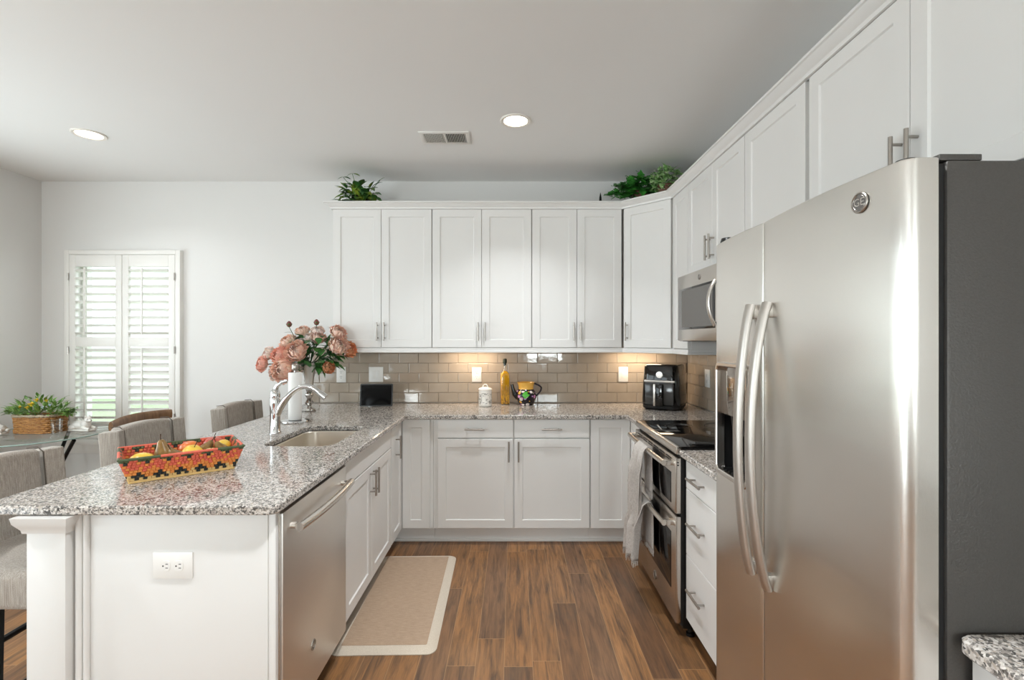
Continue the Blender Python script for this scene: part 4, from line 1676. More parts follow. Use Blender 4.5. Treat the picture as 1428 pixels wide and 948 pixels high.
def towel(label, yc, width, xb, zb, lf, lb, seed, rb=0.017, flare=0.012):
    random.seed(seed)
    t = thing('dish_towel', label, 'towel', (xb, yc, zb))
    mb = MB()
    nu, nv = 26, 40
    tot = lf + lb
    rows = []
    ph = [random.uniform(0, 6.28) for _ in range(4)]
    for j in range(nv + 1):
        s_ = -lf + tot * j / nv
        row = []
        for i in range(nu + 1):
            u = i / nu - 0.5
            drop = abs(s_)
            g_ = min(1.0, drop / 0.16)
            pinch = 1 - 0.10 * g_
            y = yc + u * width * pinch + 0.006 * g_ * math.sin(u * 9 + ph[0])
            fold = (0.013 * math.sin(u * 15 + ph[1]) + 0.007 * math.sin(u * 31 + ph[2] + drop * 3)) * g_
            if abs(s_) < rb * 1.5:
                a = s_ / (rb * 1.5) * (PI / 2)
                x = xb + rb * math.sin(a)
                z = zb + rb * math.cos(a)
            elif s_ < 0:
                x = xb - rb - 0.004 - flare * g_ * (0.35 + 0.65 * drop / lf) * (1 - 1.2 * u * u) - abs(fold) * 1.9 + fold * 0.4
                z = zb - (drop - rb * 1.5)
            else:
                x = xb + rb + min(0.012, 0.004 + abs(fold) * 0.4)
                z = zb - (drop - rb * 1.5)
            row.append(mb.v((x, y, z)))
        rows.append(row)
    for a, b in zip(rows, rows[1:]):
        for i in range(nu):
            mb.f((a[i], a[i + 1], b[i + 1], b[i]))
    ends = [(Vector(rows[0][i].co), Vector(rows[-1][i].co)) for i in range(nu + 1)]
    cl = mb.build('cloth', 'towel', t, angle=80)
    sm_ = cl.modifiers.new('thickness', 'SOLIDIFY')
    sm_.thickness = 0.005
    sm_.offset = 0
    for e in range(2):
        mb = MB()
        for i in range(nu):
            for q in (0.15, 0.5, 0.85):
                p = ends[i][e].lerp(ends[i + 1][e], q)
                mb.tube([p + Vector((0, 0, 0.004)), p + Vector((random.uniform(-.003, .003), random.uniform(-.004, .004), -0.012)),
                         p + Vector((random.uniform(-.004, .004), random.uniform(-.007, .007), -0.026 - random.uniform(0, 0.008)))],
                        [0.0022, 0.002, 0.001], 5)
        mb.build('fringe', 'towel', t)
    return t


towel('pale linen towel with frayed ends hung over the upper oven handle', 2.68, 0.17, 0.7215, 0.842, 0.44, 0.26, 3, flare=0.018)
towel('pale linen towel with frayed ends hung over the lower oven handle', 2.70, 0.24, 0.7215, 0.553, 0.33, 0.27, 8, flare=0.035)

# ------------------------------------------------------------------ counter stools


def make_stool():
    t = thing('counter_stool', '', 'stool', (0, 0, 0), 0, 'linen stools along the peninsula')
    mb = MB()
    mb.box(-0.262, 0.262, -0.22, 0.22, 0.545, 0.680, bv=0.03, seg=4)
    mb.build('seat', 'fabric', t, world=False, angle=60)
    # gently curved upright back
    mb = MB()

    def padded(x0, x1, y0, y1, z0, z1, m, crown=0.0, bv=0.022):
        tb = bmesh.new()
        nx = 8
        bmesh.ops.create_cube(tb, size=1)
        bmesh.ops.subdivide_edges(tb, edges=[e for e in tb.edges if abs((e.verts[0].co - e.verts[1].co).x) > 0.5], cuts=nx)
        for v in tb.verts:
            v.co.x = x0 + (v.co.x + 0.5) * (x1 - x0)
            v.co.y = y0 + (v.co.y + 0.5) * (y1 - y0)
            top = v.co.z > 0
            v.co.z = z0 + (v.co.z + 0.5) * (z1 - z0)
            u = (v.co.x - x0) / (x1 - x0) * 2 - 1
            if top:
                v.co.z += crown * (1 - u * u)
        bmesh.ops.bevel(tb, geom=[e for e in tb.edges if e.calc_face_angle(0) > 0.7], offset=bv, segments=4, affect='EDGES', profile=0.5, clamp_overlap=True)
        mb.merge(tb, 0, m)
    lean = Matrix.Translation((0, 0.125, 0.56)) @ Matrix.Rotation(R(-5), 4, 'X')
    padded(-0.160, 0.160, 0, 0.085, 0, 0.430, lean, 0.012)
    mb.build('backrest', 'fabric', t, world=False, angle=60)
    for sx in (-1, 1):
        mb = MB()
        m = lean @ Matrix.Translation((sx * 0.161, 0.0, 0)) @ Matrix.Rotation(R(-24) * sx, 4, 'Z')
        a, b = (0.0, 0.070) if sx > 0 else (-0.070, 0.0)
        padded(a, b, -0.004, 0.082, 0, 0.423, m, 0.0, 0.024)
        mb.build('back_wing', 'fabric', t, world=False, angle=60)
        mb = MB()
        pth = [lean @ Vector((sx * 0.161, -0.0025, 0.12)), lean @ Vector((sx * 0.161, -0.0025, 0.415)), lean @ Vector((sx * 0.161, 0.02, 0.436)),
               lean @ Vector((sx * 0.161, 0.065, 0.436))]
        mb.tube(pth, 0.0024, 6)
        mb.build('seam', 'seam', t, world=False)
    for sx in (-1, 1):
        for (y, yb_) in ((-0.075, -0.085), (0.185, 0.215)):
            mb = MB()
            tb = bmesh.new()
            bmesh.ops.create_cube(tb, size=1)
            for v in tb.verts:
                k = 0.016 if v.co.z > 0 else 0.013
                cx, cy = (sx * 0.244, y) if v.co.z > 0 else (sx * 0.258, yb_)
                v.co = Vector((cx + (k if v.co.x > 0 else -k), cy + (k if v.co.y > 0 else -k), 0.546 if v.co.z > 0 else 0.0))
            mb.merge(tb, 0)
            mb.build('leg', 'blackmetal', t, world=False, angle=0)
    for (p, q) in (((-0.252, -0.081, 0.24), (0.252, -0.081, 0.24)), ((-0.253, -0.081, 0.22), (-0.253, 0.203, 0.22)), ((0.253, -0.081, 0.22), (0.253, 0.203, 0.22)),
                   ((-0.253, 0.203, 0.27), (0.253, 0.203, 0.27))):
        mb = MB()
        mb.tube([p, q], 0.013, 8)
        mb.build('foot_rail', 'blackmetal', t, world=False)
    return t


st = make_stool()
st.location = (-1.785, 1.84, 0)
st.rotation_euler = (0, 0, PI / 2)
st['label'] = 'grey linen counter stool nearest the camera, cut off by the left edge'
copy_thing(st, (-1.81, 2.61, 0), PI / 2 - R(3), 'grey linen counter stool standing behind the woven fruit basket')
copy_thing(st, (-1.765, 3.41, 0), PI / 2 - R(2), 'grey linen counter stool farthest from the camera, left of the faucet')

# ------------------------------------------------------------------ glass table in the corner
TX, TY, TZ = -3.455, 3.50, 0.755
gt = thing('glass_table', 'round glass table with curved black legs in the corner by the window', 'table', (TX, TY, 0))
mb = MB()
mb.lathe([(0, TZ - 0.010), (0.432, TZ - 0.010), (0.437, TZ - 0.007), (0.437, TZ - 0.002), (0.434, TZ), (0, TZ)], (TX, TY, 0), 64)
mb.build('table_top', 'tableglass', gt)
mb = MB()
mb.tube([(TX + 0.4375 * math.cos(2 * PI * k / 64), TY + 0.4375 * math.sin(2 * PI * k / 64), TZ - 0.005) for k in range(64)], 0.0045, 8, closed=True)
mb.build('glass_rim', 'glassgreen', gt)
for k in range(3):
    a = R(-16 + 120 * k)
    mb = MB()
    pts = []
    for i in range(21):
        t_ = i / 20
        r = 0.39 - 0.27 * math.sin(t_ * PI * 0.62) + (0.20 * ((t_ - 0.72) / 0.28) ** 2 if t_ > 0.72 else 0)
        z = (TZ - 0.024) * (1 - t_) + 0.013 * t_
        pts.append((TX + r * math.cos(a), TY + r * math.sin(a), z))
    mb.tube(pts, 0.0125, 10)
    mb.build('leg', 'blackmetal', gt)
mb = MB()
mb.tube([(TX + 0.125 * math.cos(2 * PI * k / 32), TY + 0.125 * math.sin(2 * PI * k / 32), 0.20) for k in range(32)], 0.009, 8, closed=True)
mb.build('leg_ring', 'blackmetal', gt)
mb = MB()
for k in range(3):
    a = R(-16 + 120 * k)
    mb.lathe([(0.018, TZ - 0.016), (0.018, TZ - 0.0105), (0, TZ - 0.0105)], (TX + 0.39 * math.cos(a), TY + 0.39 * math.sin(a), 0), 12)
mb.build('glass_pad', 'black', gt)

# flower basket on the table
random.seed(11)
BX, BYY = -3.475, 3.56
fb = thing('flower_basket', 'honey wicker basket of green foliage and yellow flowers on the glass table', 'flower basket', (BX, BYY, TZ))
mb = MB()
hw, hd, hh = 0.150, 0.085, 0.125


def oval(rx, ry, n=48):
    return [(BX + rx * (abs(math.cos(a)) ** 0.55) * (1 if math.cos(a) > 0 else -1), BYY + ry * (abs(math.sin(a)) ** 0.55) * (1 if math.sin(a) > 0 else -1))
            for a in [2 * PI * k / n + 0.01 for k in range(n)]]


for r_ in range(9):
    z = TZ + 0.009 + r_ * 0.0144
    k = 1 - 0.07 * (1 - r_ / 8.0) if r_ > 1 else 0.97
    pts = oval(hw * k, hd * k)
    pts = [(p[0] + (0.004 if (i // 2 + r_) % 2 else -0.003) * (1 if p[0] > BX else -1), p[1] + (0.004 if (i // 2 + r_) % 2 else -0.003) * (1 if p[1] > BYY else -1), z)
           for i, p in enumerate(pts)]
    mb.tube(pts, 0.0072, 6, closed=True)
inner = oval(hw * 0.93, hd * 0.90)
mb.prism(inner, TZ + 0.002, TZ + 0.118, 1)  # dark core paints shade into the gaps between wicker rows
mb.build('wicker_basket', ['wicker', 'wickergap'], fb, angle=60)
mb = MB()
for sgn in (0, 1):
    pts = oval(hw * 1.04, hd * 1.05, 64)
    pts = [(p[0] + 0.003 * math.cos(i * 1.6 + sgn * PI), p[1] + 0.003 * math.sin(i * 1.6 + sgn * PI), TZ + 0.130 + 0.005 * math.sin(i * 1.6 + sgn * PI)) for i, p in enumerate(pts)]
    mb.tube(pts, 0.007, 6, closed=True)
mb.build('rope_rim', 'rope', fb, angle=60)
mb = MB()
for i in range(330):
    a = random.uniform(0, 2 * PI)
    q = random.random() ** 0.6
    px_, py_ = BX + hw * 0.95 * q * math.cos(a), BYY + hd * 0.9 * q * math.sin(a)
    out = Vector((math.cos(a) * q * 1.6, math.sin(a) * q * 0.9, random.uniform(0.35, 1.2)))
    L0 = random.uniform(0.02, 0.125) * (1.25 - 0.5 * q)
    base = Vector((px_, py_, TZ + 0.12)) + out.normalized() * L0
    dd_ = (out + Vector((random.uniform(-.6, .6), random.uniform(-.5, .5), random.uniform(-.4, .5)))).normalized()
    mb.leaf(base, dd_, (0, 0, 1), random.uniform(0.03, 0.065), random.uniform(0.010, 0.024), 0, 'blade' if i % 2 else 'oval', 0.2, 0.3)
for i in range(16):
    a = random.uniform(-0.4, 0.4) + (0 if i % 2 else PI)
    b = Vector((BX + hw * 0.8 * math.cos(a), BYY + random.uniform(-.05, .05), TZ + 0.13))
    p = [b, b + Vector((0.06 * math.cos(a), 0, 0.03)), b + Vector((0.11 * math.cos(a), random.uniform(-.03, .03), 0.015 + random.uniform(-.03, .05)))]
    mb.tube(p, 0.0015, 5)
    for j in range(9):
        c = p[1].lerp(p[2], j / 8)
        mb.leaf(c, (math.cos(a), random.uniform(-1, 1), random.uniform(-.6, .8)), (0, 0, 1), 0.035, 0.014, 0, 'oval')
for (ddx, ddz, L) in ((0.095, 0.125, 1), (0.105, -0.015, 0.9)):
    b = Vector((BX + 0.12, BYY - 0.02, TZ + 0.14))
    p = [b, b + Vector((ddx * 0.5, -0.01, max(ddz, 0.05) * 0.55)), b + Vector((ddx, -0.02, ddz))]
    mb.tube(p, 0.002, 5)
    for j in range(4):
        mb.leaf(p[1].lerp(p[2], j / 3), (1, random.uniform(-.4, .4), 0.5), (0, 0, 1), 0.04, 0.012, 0, 'blade')
mb.build('foliage', 'herb', fb, angle=0, recalc=False)


def small_bloom(mb, c, r, n=7):
    for lay in range(2):
        for k in range(n):
            a = 2 * PI * k / n + lay * 0.4
            d = Vector((math.cos(a), math.sin(a) * 0.8 - 0.5, 0.55 + 0.5 * lay))
            mb.leaf(Vector(c), d, (0, 0, 1), r * (1 - 0.25 * lay), r * 0.75, 0, 'oval', 0.3, -0.1)
    mb.ball(c, r * 0.25, 0, 8)


for (dx, dy, dz, r) in ((0.0, -0.07, 0.205, 0.030), (0.018, -0.05, 0.235, 0.024), (-0.015, -0.085, 0.185, 0.022), (-0.105, -0.05, 0.185, 0.02), (0.04, 0.0, 0.225, 0.02)):
    mb = MB()
    small_bloom(mb, (BX + dx, BYY + dy, TZ + dz), r)
    mb.build('yellow_flower', 'yellowflower', fb, angle=0, recalc=False)
for (dx, dy, dz, r) in ((0.085, -0.07, 0.185, 0.020), (-0.065, -0.06, 0.215, 0.016), (0.105, -0.04, 0.20, 0.015), (-0.03, 0.0, 0.245, 0.014)):
    mb = MB()
    small_bloom(mb, (BX + dx, BYY + dy, TZ + dz), r)
    mb.build('pale_flower', 'paleflower', fb, angle=0, recalc=False)

# little resting animal figurines and the crystal tumbler


def figurine(label, x, y, flip, rotz):
    t = thing('animal_figurine', label, 'figurine', (x, y, TZ), 0)
    m = Matrix.Translation((x, y, TZ)) @ Matrix.Rotation(rotz, 4, 'Z') @ Matrix.Diagonal((flip, 1, 1, 1))
    mb = MB()
    mb.T = m
    mb.box(-0.088, 0.085, -0.036, 0.036, 0.0005, 0.016, bv=0.007)
    mb.ball((-0.028, 0, 0.044), (0.066, 0.036, 0.034), 0, 16)
    mb.ball((0.028, 0, 0.050), (0.036, 0.031, 0.036), 0, 14)
    mb.ball((0.052, -0.004, 0.086), (0.025, 0.021, 0.023), 0, 14)
    mb.ball((0.074, -0.007, 0.080), (0.014, 0.012, 0.011), 0, 10)
    mb.ball((0.046, -0.014, 0.104), (0.007, 0.007, 0.016), 0, 8, Euler((0.3, 0.2, 0)))
    mb.ball((0.044, 0.012, 0.104), (0.007, 0.007, 0.016), 0, 8, Euler((-0.3, 0.2, 0)))
    mb.tube([(0.03, -0.025, 0.03), (0.06, -0.028, 0.022), (0.09, -0.026, 0.019)], [0.013, 0.011, 0.010], 10)
    mb.tube([(0.03, 0.025, 0.03), (0.06, 0.028, 0.022), (0.088, 0.026, 0.019)], [0.013, 0.011, 0.010], 10)
    mb.ball((-0.055, -0.027, 0.03), (0.032, 0.014, 0.022), 0, 10)
    mb.ball((-0.095, 0.006, 0.03), (0.014, 0.014, 0.014), 0, 10)
    mb.build('body', 'figurine', t, angle=60)
    mb = MB()
    mb.T = m
    for yy in (-0.018, 0.010):
        mb.ball((0.068, yy - 0.003, 0.092), 0.0026, 0, 6)
    mb.ball((0.087, -0.008, 0.081), 0.0035, 0, 6)
    mb.build('face', 'slot', t)
    return t


figurine('white ceramic animal lying on the glass table right of the flower basket', -3.215, 3.61, 1, R(-8))
figurine('white ceramic animal lying on the glass table left of the flower basket', -3.735, 3.46, -1, R(12))
cr = thing('crystal_tumbler', 'cut crystal tumbler on the glass table close to the flower basket', 'glass', (-3.275, 3.50, TZ))
mb = MB()
n = 20
prof = [(0.026, 0.001), (0.030, 0.006), (0.035, 0.11), (0.0325, 0.11), (0.028, 0.016), (0.0, 0.014)]
mb.lathe(prof, (-3.275, 3.47, TZ), n)
mb.build('tumbler', 'crystal', cr, angle=10)

# ------------------------------------------------------------------ wooden chair at the glass table
wc = thing('wooden_chair', 'brown wooden chair behind the middle stool, only its top rail showing', 'chair', (-2.82, 3.33, 0), 0)
WXc, WYc = -2.82, 3.33
mb = MB()
pts = []
for i in range(17):
    u = i / 16 * 2 - 1
    pts.append((WXc + 0.215 - 0.055 * (1 - u * u) + 0.06, WYc + u * 0.27, 0.875 + 0.012 * (1 - u * u)))
mb.tube(pts, 0.042, 12, flat=((1, 0, 0), 0.013))
mb.build('top_rail', 'wood', wc)
mb = MB()
mb.box(WXc - 0.22, WXc + 0.21, WYc - 0.215, WYc + 0.215, 0.435, 0.465, bv=0.012)
mb.build('seat', 'wood', wc)
for (x, y, xb) in ((-0.19, -0.19, -0.21), (-0.19, 0.19, -0.21)):
    mb = MB()
    mb.tube([(WXc + x, WYc + y, 0.437), (WXc + xb, WYc + y, 0)], [0.020, 0.015], 10)
    mb.build('leg', 'wood', wc)
for y in (-0.19, 0.19):
    mb = MB()
    mb.tube([(WXc + 0.24, WYc + y, 0), (WXc + 0.19, WYc + y, 0.43), (WXc + 0.20, WYc + y, 0.60), (WXc + 0.244, WYc + y, 0.865)], [0.015, 0.019, 0.018, 0.014], 10)
    mb.build('leg', 'wood', wc)
for y in (-0.095, 0.0, 0.095):
    mb = MB()
    mb.tube([(WXc + 0.19, WYc + y, 0.46), (WXc + 0.205, WYc + y, 0.65), (WXc + 0.228, WYc + y, 0.87)], 0.011, 8, flat=((0, 1, 0), 0.018))
    mb.build('back_slat', 'wood', wc)

# ------------------------------------------------------------------ woven fruit basket and fruit
random.seed(21)
CT = 0.9142
KX, KY, KA = -1.325, 1.935, R(39)
KM = Matrix.Translation((KX, KY, CT)) @ Matrix.Rotation(KA, 4, 'Z')
kb = thing('woven_basket', 'orange, coral and black woven straw basket on the near end of the peninsula', 'basket', (KX, KY, CT))
BW, BD, BH = 0.165, 0.100, 0.092      # half sizes at the base, height
SL = 0.030                             # outward slope over the height
mb = MB()
mb.T = KM
NR = 9
rh = BH / NR
tw = 0.0128


def pick(row, i, n):
    p = i % 5
    if row == 0:
        return 0
    if row == 1:
        return 3 if p in (1, 3) else 0
    if row == 2:
        return 3 if p in (1, 2, 3) else (0 if i % 3 == 0 else 1)
    if row == 3:
        return 3 if p == 2 else 1
    if row == 4:
        return 1 if (i * 7) % 4 else 2
    if row == 5:
        return 2 if (i * 5) % 3 else 1
    if row == 6:
        return 2 if (i * 3) % 5 else 1
    if row == 7:
        return 3 if p == 0 else (2 if i % 3 else 1)
    return 4 if p in (4, 0, 1) else 2


for row in range(NR):
    z0 = row * rh
    zc = z0 + rh / 2
    k = zc / BH
    hx, hy = BW + SL * k, BD + SL * k
    for side in range(4):
        half = hx if side % 2 == 0 else hy
        dist = hy if side % 2 == 0 else hx
        n = int(round(2 * half / tw))
        st_ = 2 * half / n
        for i in range(n):
            u = -half + st_ * (i + 0.5 + (0.5 if row % 2 else 0))
            if u + st_ * 0.5 > half + 1e-4:
                u = half - st_ * 0.25
            rm_ = Matrix.Rotation(side * PI / 2, 4, 'Z') @ Matrix.Translation((u, -dist, zc)) @ Matrix.Rotation(R(-18) * -1, 4, 'X')
            h0, h1 = st_ * 0.49, rh * 0.53
            t_ = bmesh.new()
            cs = [(-h0, 0.003, -h1), (h0, 0.003, -h1), (h0, 0.003, h1), (-h0, 0.003, h1)]
            q = 0.72
            fsv = [(-h0 * q, -0.0035, -h1 * q), (h0 * q, -0.0035, -h1 * q), (h0 * q, -0.0035, h1 * q), (-h0 * q, -0.0035, h1 * q)]
            ms = [(-h0, -0.001, -h1), (h0, -0.001, -h1), (h0, -0.001, h1), (-h0, -0.001, h1)]
            bq = [(c[0] * q, 0.0065, c[2] * q) for c in cs]
            L_ = [[t_.verts.new(p) for p in lp] for lp in (bq, cs, ms, fsv)]
            for A, B in zip(L_, L_[1:]):
                for e in range(4):
                    t_.faces.new((A[e], A[(e + 1) % 4], B[(e + 1) % 4], B[e]))
            t_.faces.new(L_[-1])
            t_.faces.new(list(reversed(L_[0])))
            mb.merge(t_, pick(row, i, n), rm_)
mb.build('woven_wall', M['straw'], kb, angle=50)
mb = MB()
mb.T = KM
for k in range(9):
    y = -BD + 0.006 + (2 * BD - 0.012) * k / 8
    mb.box(-BW + 0.004, BW - 0.004, y - 0.0115, y + 0.0115, 0.0005, 0.012, bv=0.002, seg=1)
mb.build('basket_floor', M['straw'][0], kb)
mb = MB()
mb.T = KM
hx, hy = BW + SL * 1.03, BD + SL * 1.03
cor = [(-hx, -hy), (hx, -hy), (hx, hy), (-hx, hy)]
segs = 26
pts = []
for e in range(4):
    a, b = Vector(cor[e]), Vector(cor[(e + 1) % 4])
    for i in range(segs):
        p = a.lerp(b, i / segs)
        pts.append((p.x, p.y, BH + 0.001))
n_ = len(pts)
for i in range(0, n_, 2):
    seg_pts = [Vector(pts[i]), Vector(pts[(i + 1) % n_]), Vector(pts[(i + 2) % n_])]
    mb.tube(seg_pts, 0.0052, 7, mi=(1 if (i // 4) % 5 < 2 else 0))
mb.build('basket_rim', [M['straw'][2], M['straw'][4]], kb, angle=60)


def place(p):
    return KM @ Vector(p)


def put_fruit(name, label, u, v, z, kind, r, mat, tilt=(0, 0, 0), stem=True):
    c = place((u, v, z))
    t = thing(name, label, 'fruit', tuple(c), 0, 'fruit in the woven basket')
    mb = MB()
    m = Matrix.Translation(c) @ Euler(tilt).to_matrix().to_4x4()
    if kind == 'round':
        prof = []
        for i in range(17):
            a = -PI / 2 + PI * i / 16
            rr = r * math.cos(a)
            zz = r * 0.92 * math.sin(a)
            if i > 12:
                zz -= r * 0.16 * ((i - 12) / 4) ** 2
            if i < 3:
                zz += r * 0.08 * ((3 - i) / 3)
            prof.append((max(rr, 0), zz))
    elif kind == 'pear':
        prof = [(0, -r), (r * .45, -r * .95), (r * .85, -r * .65), (r * 1.0, -r * .15), (r * .93, r * .3), (r * .7, r * .75), (r * .48, r * 1.15),
                (r * .36, r * 1.5), (r * .22, r * 1.68), (0, r * 1.72)]
    else:
        prof = []
        for i in range(17):
            a = -PI / 2 + PI * i / 16
            rr = r * 0.82 * math.cos(a)
            zz = r * 1.18 * math.sin(a)
            prof.append((max(rr, 0), zz))
    mb.lathe(prof, seg=24, mat=m)
    mb.build('flesh', mat, t, angle=80)
    if stem:
        top = prof[-1][1]
        mb = MB()
        mb.T = m
        mb.tube([(0, 0, top - 0.002), (0.001, 0, top + 0.010), (0.004, 0.001, top + 0.022)], [0.002, 0.0016, 0.0022], 6)
        mb.build('stem', 'fstem', t)
    return t


fz_ = 0.048
FR = [
    ('mango', 'large yellow fruit at the left end of the woven basket', -0.128, -0.030, 0.062, 'long', 0.040, 'mango', (0.2, 1.5, 0.3), False),
    ('lemon', 'small pale yellow fruit in front of the large yellow one', -0.088, -0.082, 0.066, 'long', 0.027, 'lemon', (0.2, 1.5, 0.2), False),
    ('pear', 'brown pear standing upright towards the left of the basket', -0.055, 0.030, 0.064, 'pear', 0.037, 'pear', (0.12, -0.15, 0), True),
    ('pear', 'brown pear lying in front near the middle of the basket', -0.018, -0.078, 0.066, 'pear', 0.028, 'pear', (0.35, -0.5, 0.4), True),
    ('apple', 'yellow apple in the middle front of the basket', 0.030, -0.052, 0.072, 'round', 0.037, 'mango', (0.1, 0.35, 0), True),
    ('orange', 'orange-red fruit behind the yellow apple', 0.030, 0.052, 0.070, 'round', 0.039, 'orange', (0.1, -0.1, 0), False),
    ('pear', 'dark brown pear between the orange-red fruit and the red apple', 0.080, 0.002, 0.066, 'pear', 0.030, 'pear', (0.25, 0.55, 0.3), True),
    ('apple', 'pale yellow apple at the front right with a stem', 0.088, -0.078, 0.064, 'round', 0.030, 'lemon', (0.05, 0.1, 0), True),
    ('apple', 'red apple with a tall stem at the back right of the basket', 0.118, 0.072, 0.072, 'round', 0.040, 'redapple', (0.05, 0.1, 0), True),
    ('pear', 'brown pear in front of the red apple', 0.136, -0.035, 0.060, 'pear', 0.029, 'pear', (0.15, -0.5, 0), True),
    ('lemon', 'yellow fruit at the right end of the basket', 0.150, 0.050, 0.068, 'long', 0.034, 'mango', (1.4, 0.15, 0.1), False),
]
for a in FR:
    put_fruit(*a)

# ------------------------------------------------------------------ paper towel holder
hx, hy = -1.387, 3.075
ph = thing('paper_towel_holder', 'paper towel roll on a chrome upright holder beside the faucet', 'paper towel holder', (hx, hy, CT))
mb = MB()
mb.lathe([(0.083, 0), (0.085, 0.004), (0.083, 0.010), (0.02, 0.013), (0, 0.013)], (hx, hy, CT), 40)
mb.build('base', 'chrome', ph)
mb = MB()
mb.lathe([(0.006, 0.0135), (0.006, 0.325), (0.0, 0.325)], (hx, hy, CT), 14)
mb.build('rod', 'chrome', ph)
mb = MB()
mb.lathe([(0.006, 0.325), (0.018, 0.327), (0.021, 0.335), (0.021, 0.362), (0.017, 0.368), (0, 0.368)], (hx, hy, CT), 24)
mb.build('finial', 'nickel', ph)
mb = MB()
mb.lathe([(0.017, 0.014), (0.038, 0.014), (0.040, 0.017), (0.040, 0.310), (0.038, 0.313), (0.017, 0.313), (0.017, 0.014)], (hx, hy, CT), 40, caps=False)
mb.build('paper_roll', 'paper', ph)

# ------------------------------------------------------------------ vase with peonies
vx, vy = -1.498, 3.55
va = thing('vase', 'silver trumpet vase with a beaded stem holding peach peonies', 'vase', (vx, vy, CT))
mb = MB()
mb.lathe([(0.048, 0), (0.050, 0.006), (0.042, 0.012), (0.020, 0.022), (0.013, 0.034), (0.022, 0.046), (0.032, 0.062), (0.022, 0.078),
          (0.014, 0.088), (0.020, 0.098), (0.030, 0.114), (0.026, 0.128), (0.018, 0.138), (0.024, 0.150), (0.0, 0.150)], (vx, vy, CT), 32)
mb.build('beaded_stem', 'silver', va, angle=60)
mb = MB()
mb.lathe([(0.020, 0.150), (0.026, 0.158), (0.030, 0.20), (0.036, 0.25), (0.046, 0.30), (0.062, 0.345), (0.066, 0.352), (0.060, 0.350), (0.042, 0.30), (0.032, 0.25), (0.026, 0.20), (0.020, 0.165), (0.0, 0.162)],
         (vx, vy, CT), 36)
g = G('frosted_silver_glass')
g.set(Base_Color=lin('#d9d6d1'), Roughness=0.16, Metallic=0.55)
mb.build('trumpet', g.m, va, angle=60)
random.seed(33)


def peony_head(mb, c, axis, r, op=1.0):
    """layered cupped petals opening around axis"""
    q = Vector((0, 0, 1)).rotation_difference(Vector(axis).normalized()).to_matrix()
    lays = [(0.40, 5, 0.14, 1.0), (0.55, 6, 0.36, 1.0), (0.70, 7, 0.60, 1.0), (0.84, 8, 0.88, 1.0), (0.96, 9, 1.18, 1.0), (1.06, 9, 1.50, 1.0)]
    for li, (rad, n, th0, wid) in enumerate(lays):
        for k in range(n):
            az = 2 * PI * k / n + li * 0.7 + random.uniform(-.12, .12)
            rr = r * rad * random.uniform(0.92, 1.06)
            th_top = th0 * op * random.uniform(0.8, 1.15)
            nu_, nv_ = 4, 4
            hw_ = PI / n * 1.35 * wid
            grid = []
            for j in range(nv_ + 1):
                v_ = j / nv_
                th = (PI * 0.80) * (1 - v_) + th_top * v_
                wv = hw_ * (0.35 + 0.65 * math.sin(min(1, v_ * 1.15) * PI / 2)) * (1 - 0.25 * v_ ** 6)
                row = []
                for i in range(nu_ + 1):
                    u_ = i / nu_ * 2 - 1
                    edge = 1 + (0.15 * v_ * v_) * math.sin(u_ * 6 + k * 2.1) + 0.20 * v_ ** 3 + 0.05 * (1 - u_ * u_)
                    a = az + u_ * wv
                    thx = th + 0.12 * v_ * u_ * u_
                    p = Vector((math.sin(thx) * math.cos(a), math.sin(thx) * math.sin(a), math.cos(thx) * 0.86)) * rr * edge
                    row.append(mb.v(Vector(c) + q @ p))
                grid.append(row)
            for j in range(nv_):
                for i in range(nu_):
                    mb.f((grid[j][i], grid[j][i + 1], grid[j + 1][i + 1], grid[j + 1][i]))


# zoom-measured bloom positions turned into room positions: x, y (depth), z, radius, material, label
PEO = [
    (-1.805, 3.47, 1.262, 0.046, 1, 'coral peony at the far left of the bouquet'),
    (-1.640, 3.52, 1.425, 0.050, 0, 'peach peony high on the left of the bouquet'),
    (-1.570, 3.55, 1.430, 0.034, 2, 'blush peony half hidden behind the upper left blooms'),
    (-1.552, 3.56, 1.500, 0.042, 0, 'upright half-open peach peony at the upper left'),
    (-1.655, 3.42, 1.325, 0.055, 1, 'bright coral peony left of the middle of the bouquet'),
    (-1.520, 3.39, 1.355, 0.062, 0, 'large peach peony in the middle front of the bouquet'),
    (-1.610, 3.38, 1.225, 0.072, 0, 'largest peach and coral peony at the lower left'),
    (-1.705, 3.45, 1.190, 0.042, 2, 'blush peony hanging lowest on the left'),
    (-1.535, 3.42, 1.220, 0.040, 2, 'pale peony just above the paper towel roll'),
    (-1.440, 3.56, 1.500, 0.038, 2, 'small blush peony at the top middle'),
    (-1.480, 3.50, 1.455, 0.032, 2, 'small blush peony below the top middle bloom'),
    (-1.415, 3.52, 1.450, 0.044, 0, 'peach peony right of the top middle'),
    (-1.290, 3.56, 1.490, 0.052, 0, 'peach peony at the upper right of the bouquet'),
    (-1.262, 3.50, 1.390, 0.060, 0, 'large peach peony at the right side of the bouquet'),
    (-1.222, 3.58, 1.365, 0.052, 3, 'orange peach peony at the far right of the bouquet'),
    (-1.320, 3.46, 1.235, 0.036, 3, 'small orange peony low on the right'),
    (-1.775, 3.50, 1.335, 0.042, 2, 'blush peony above the far left coral one'),
]
mouth = Vector((vx, vy, CT + 0.335))
hub = Vector((vx - 0.03, vy - 0.02, CT + 0.36))
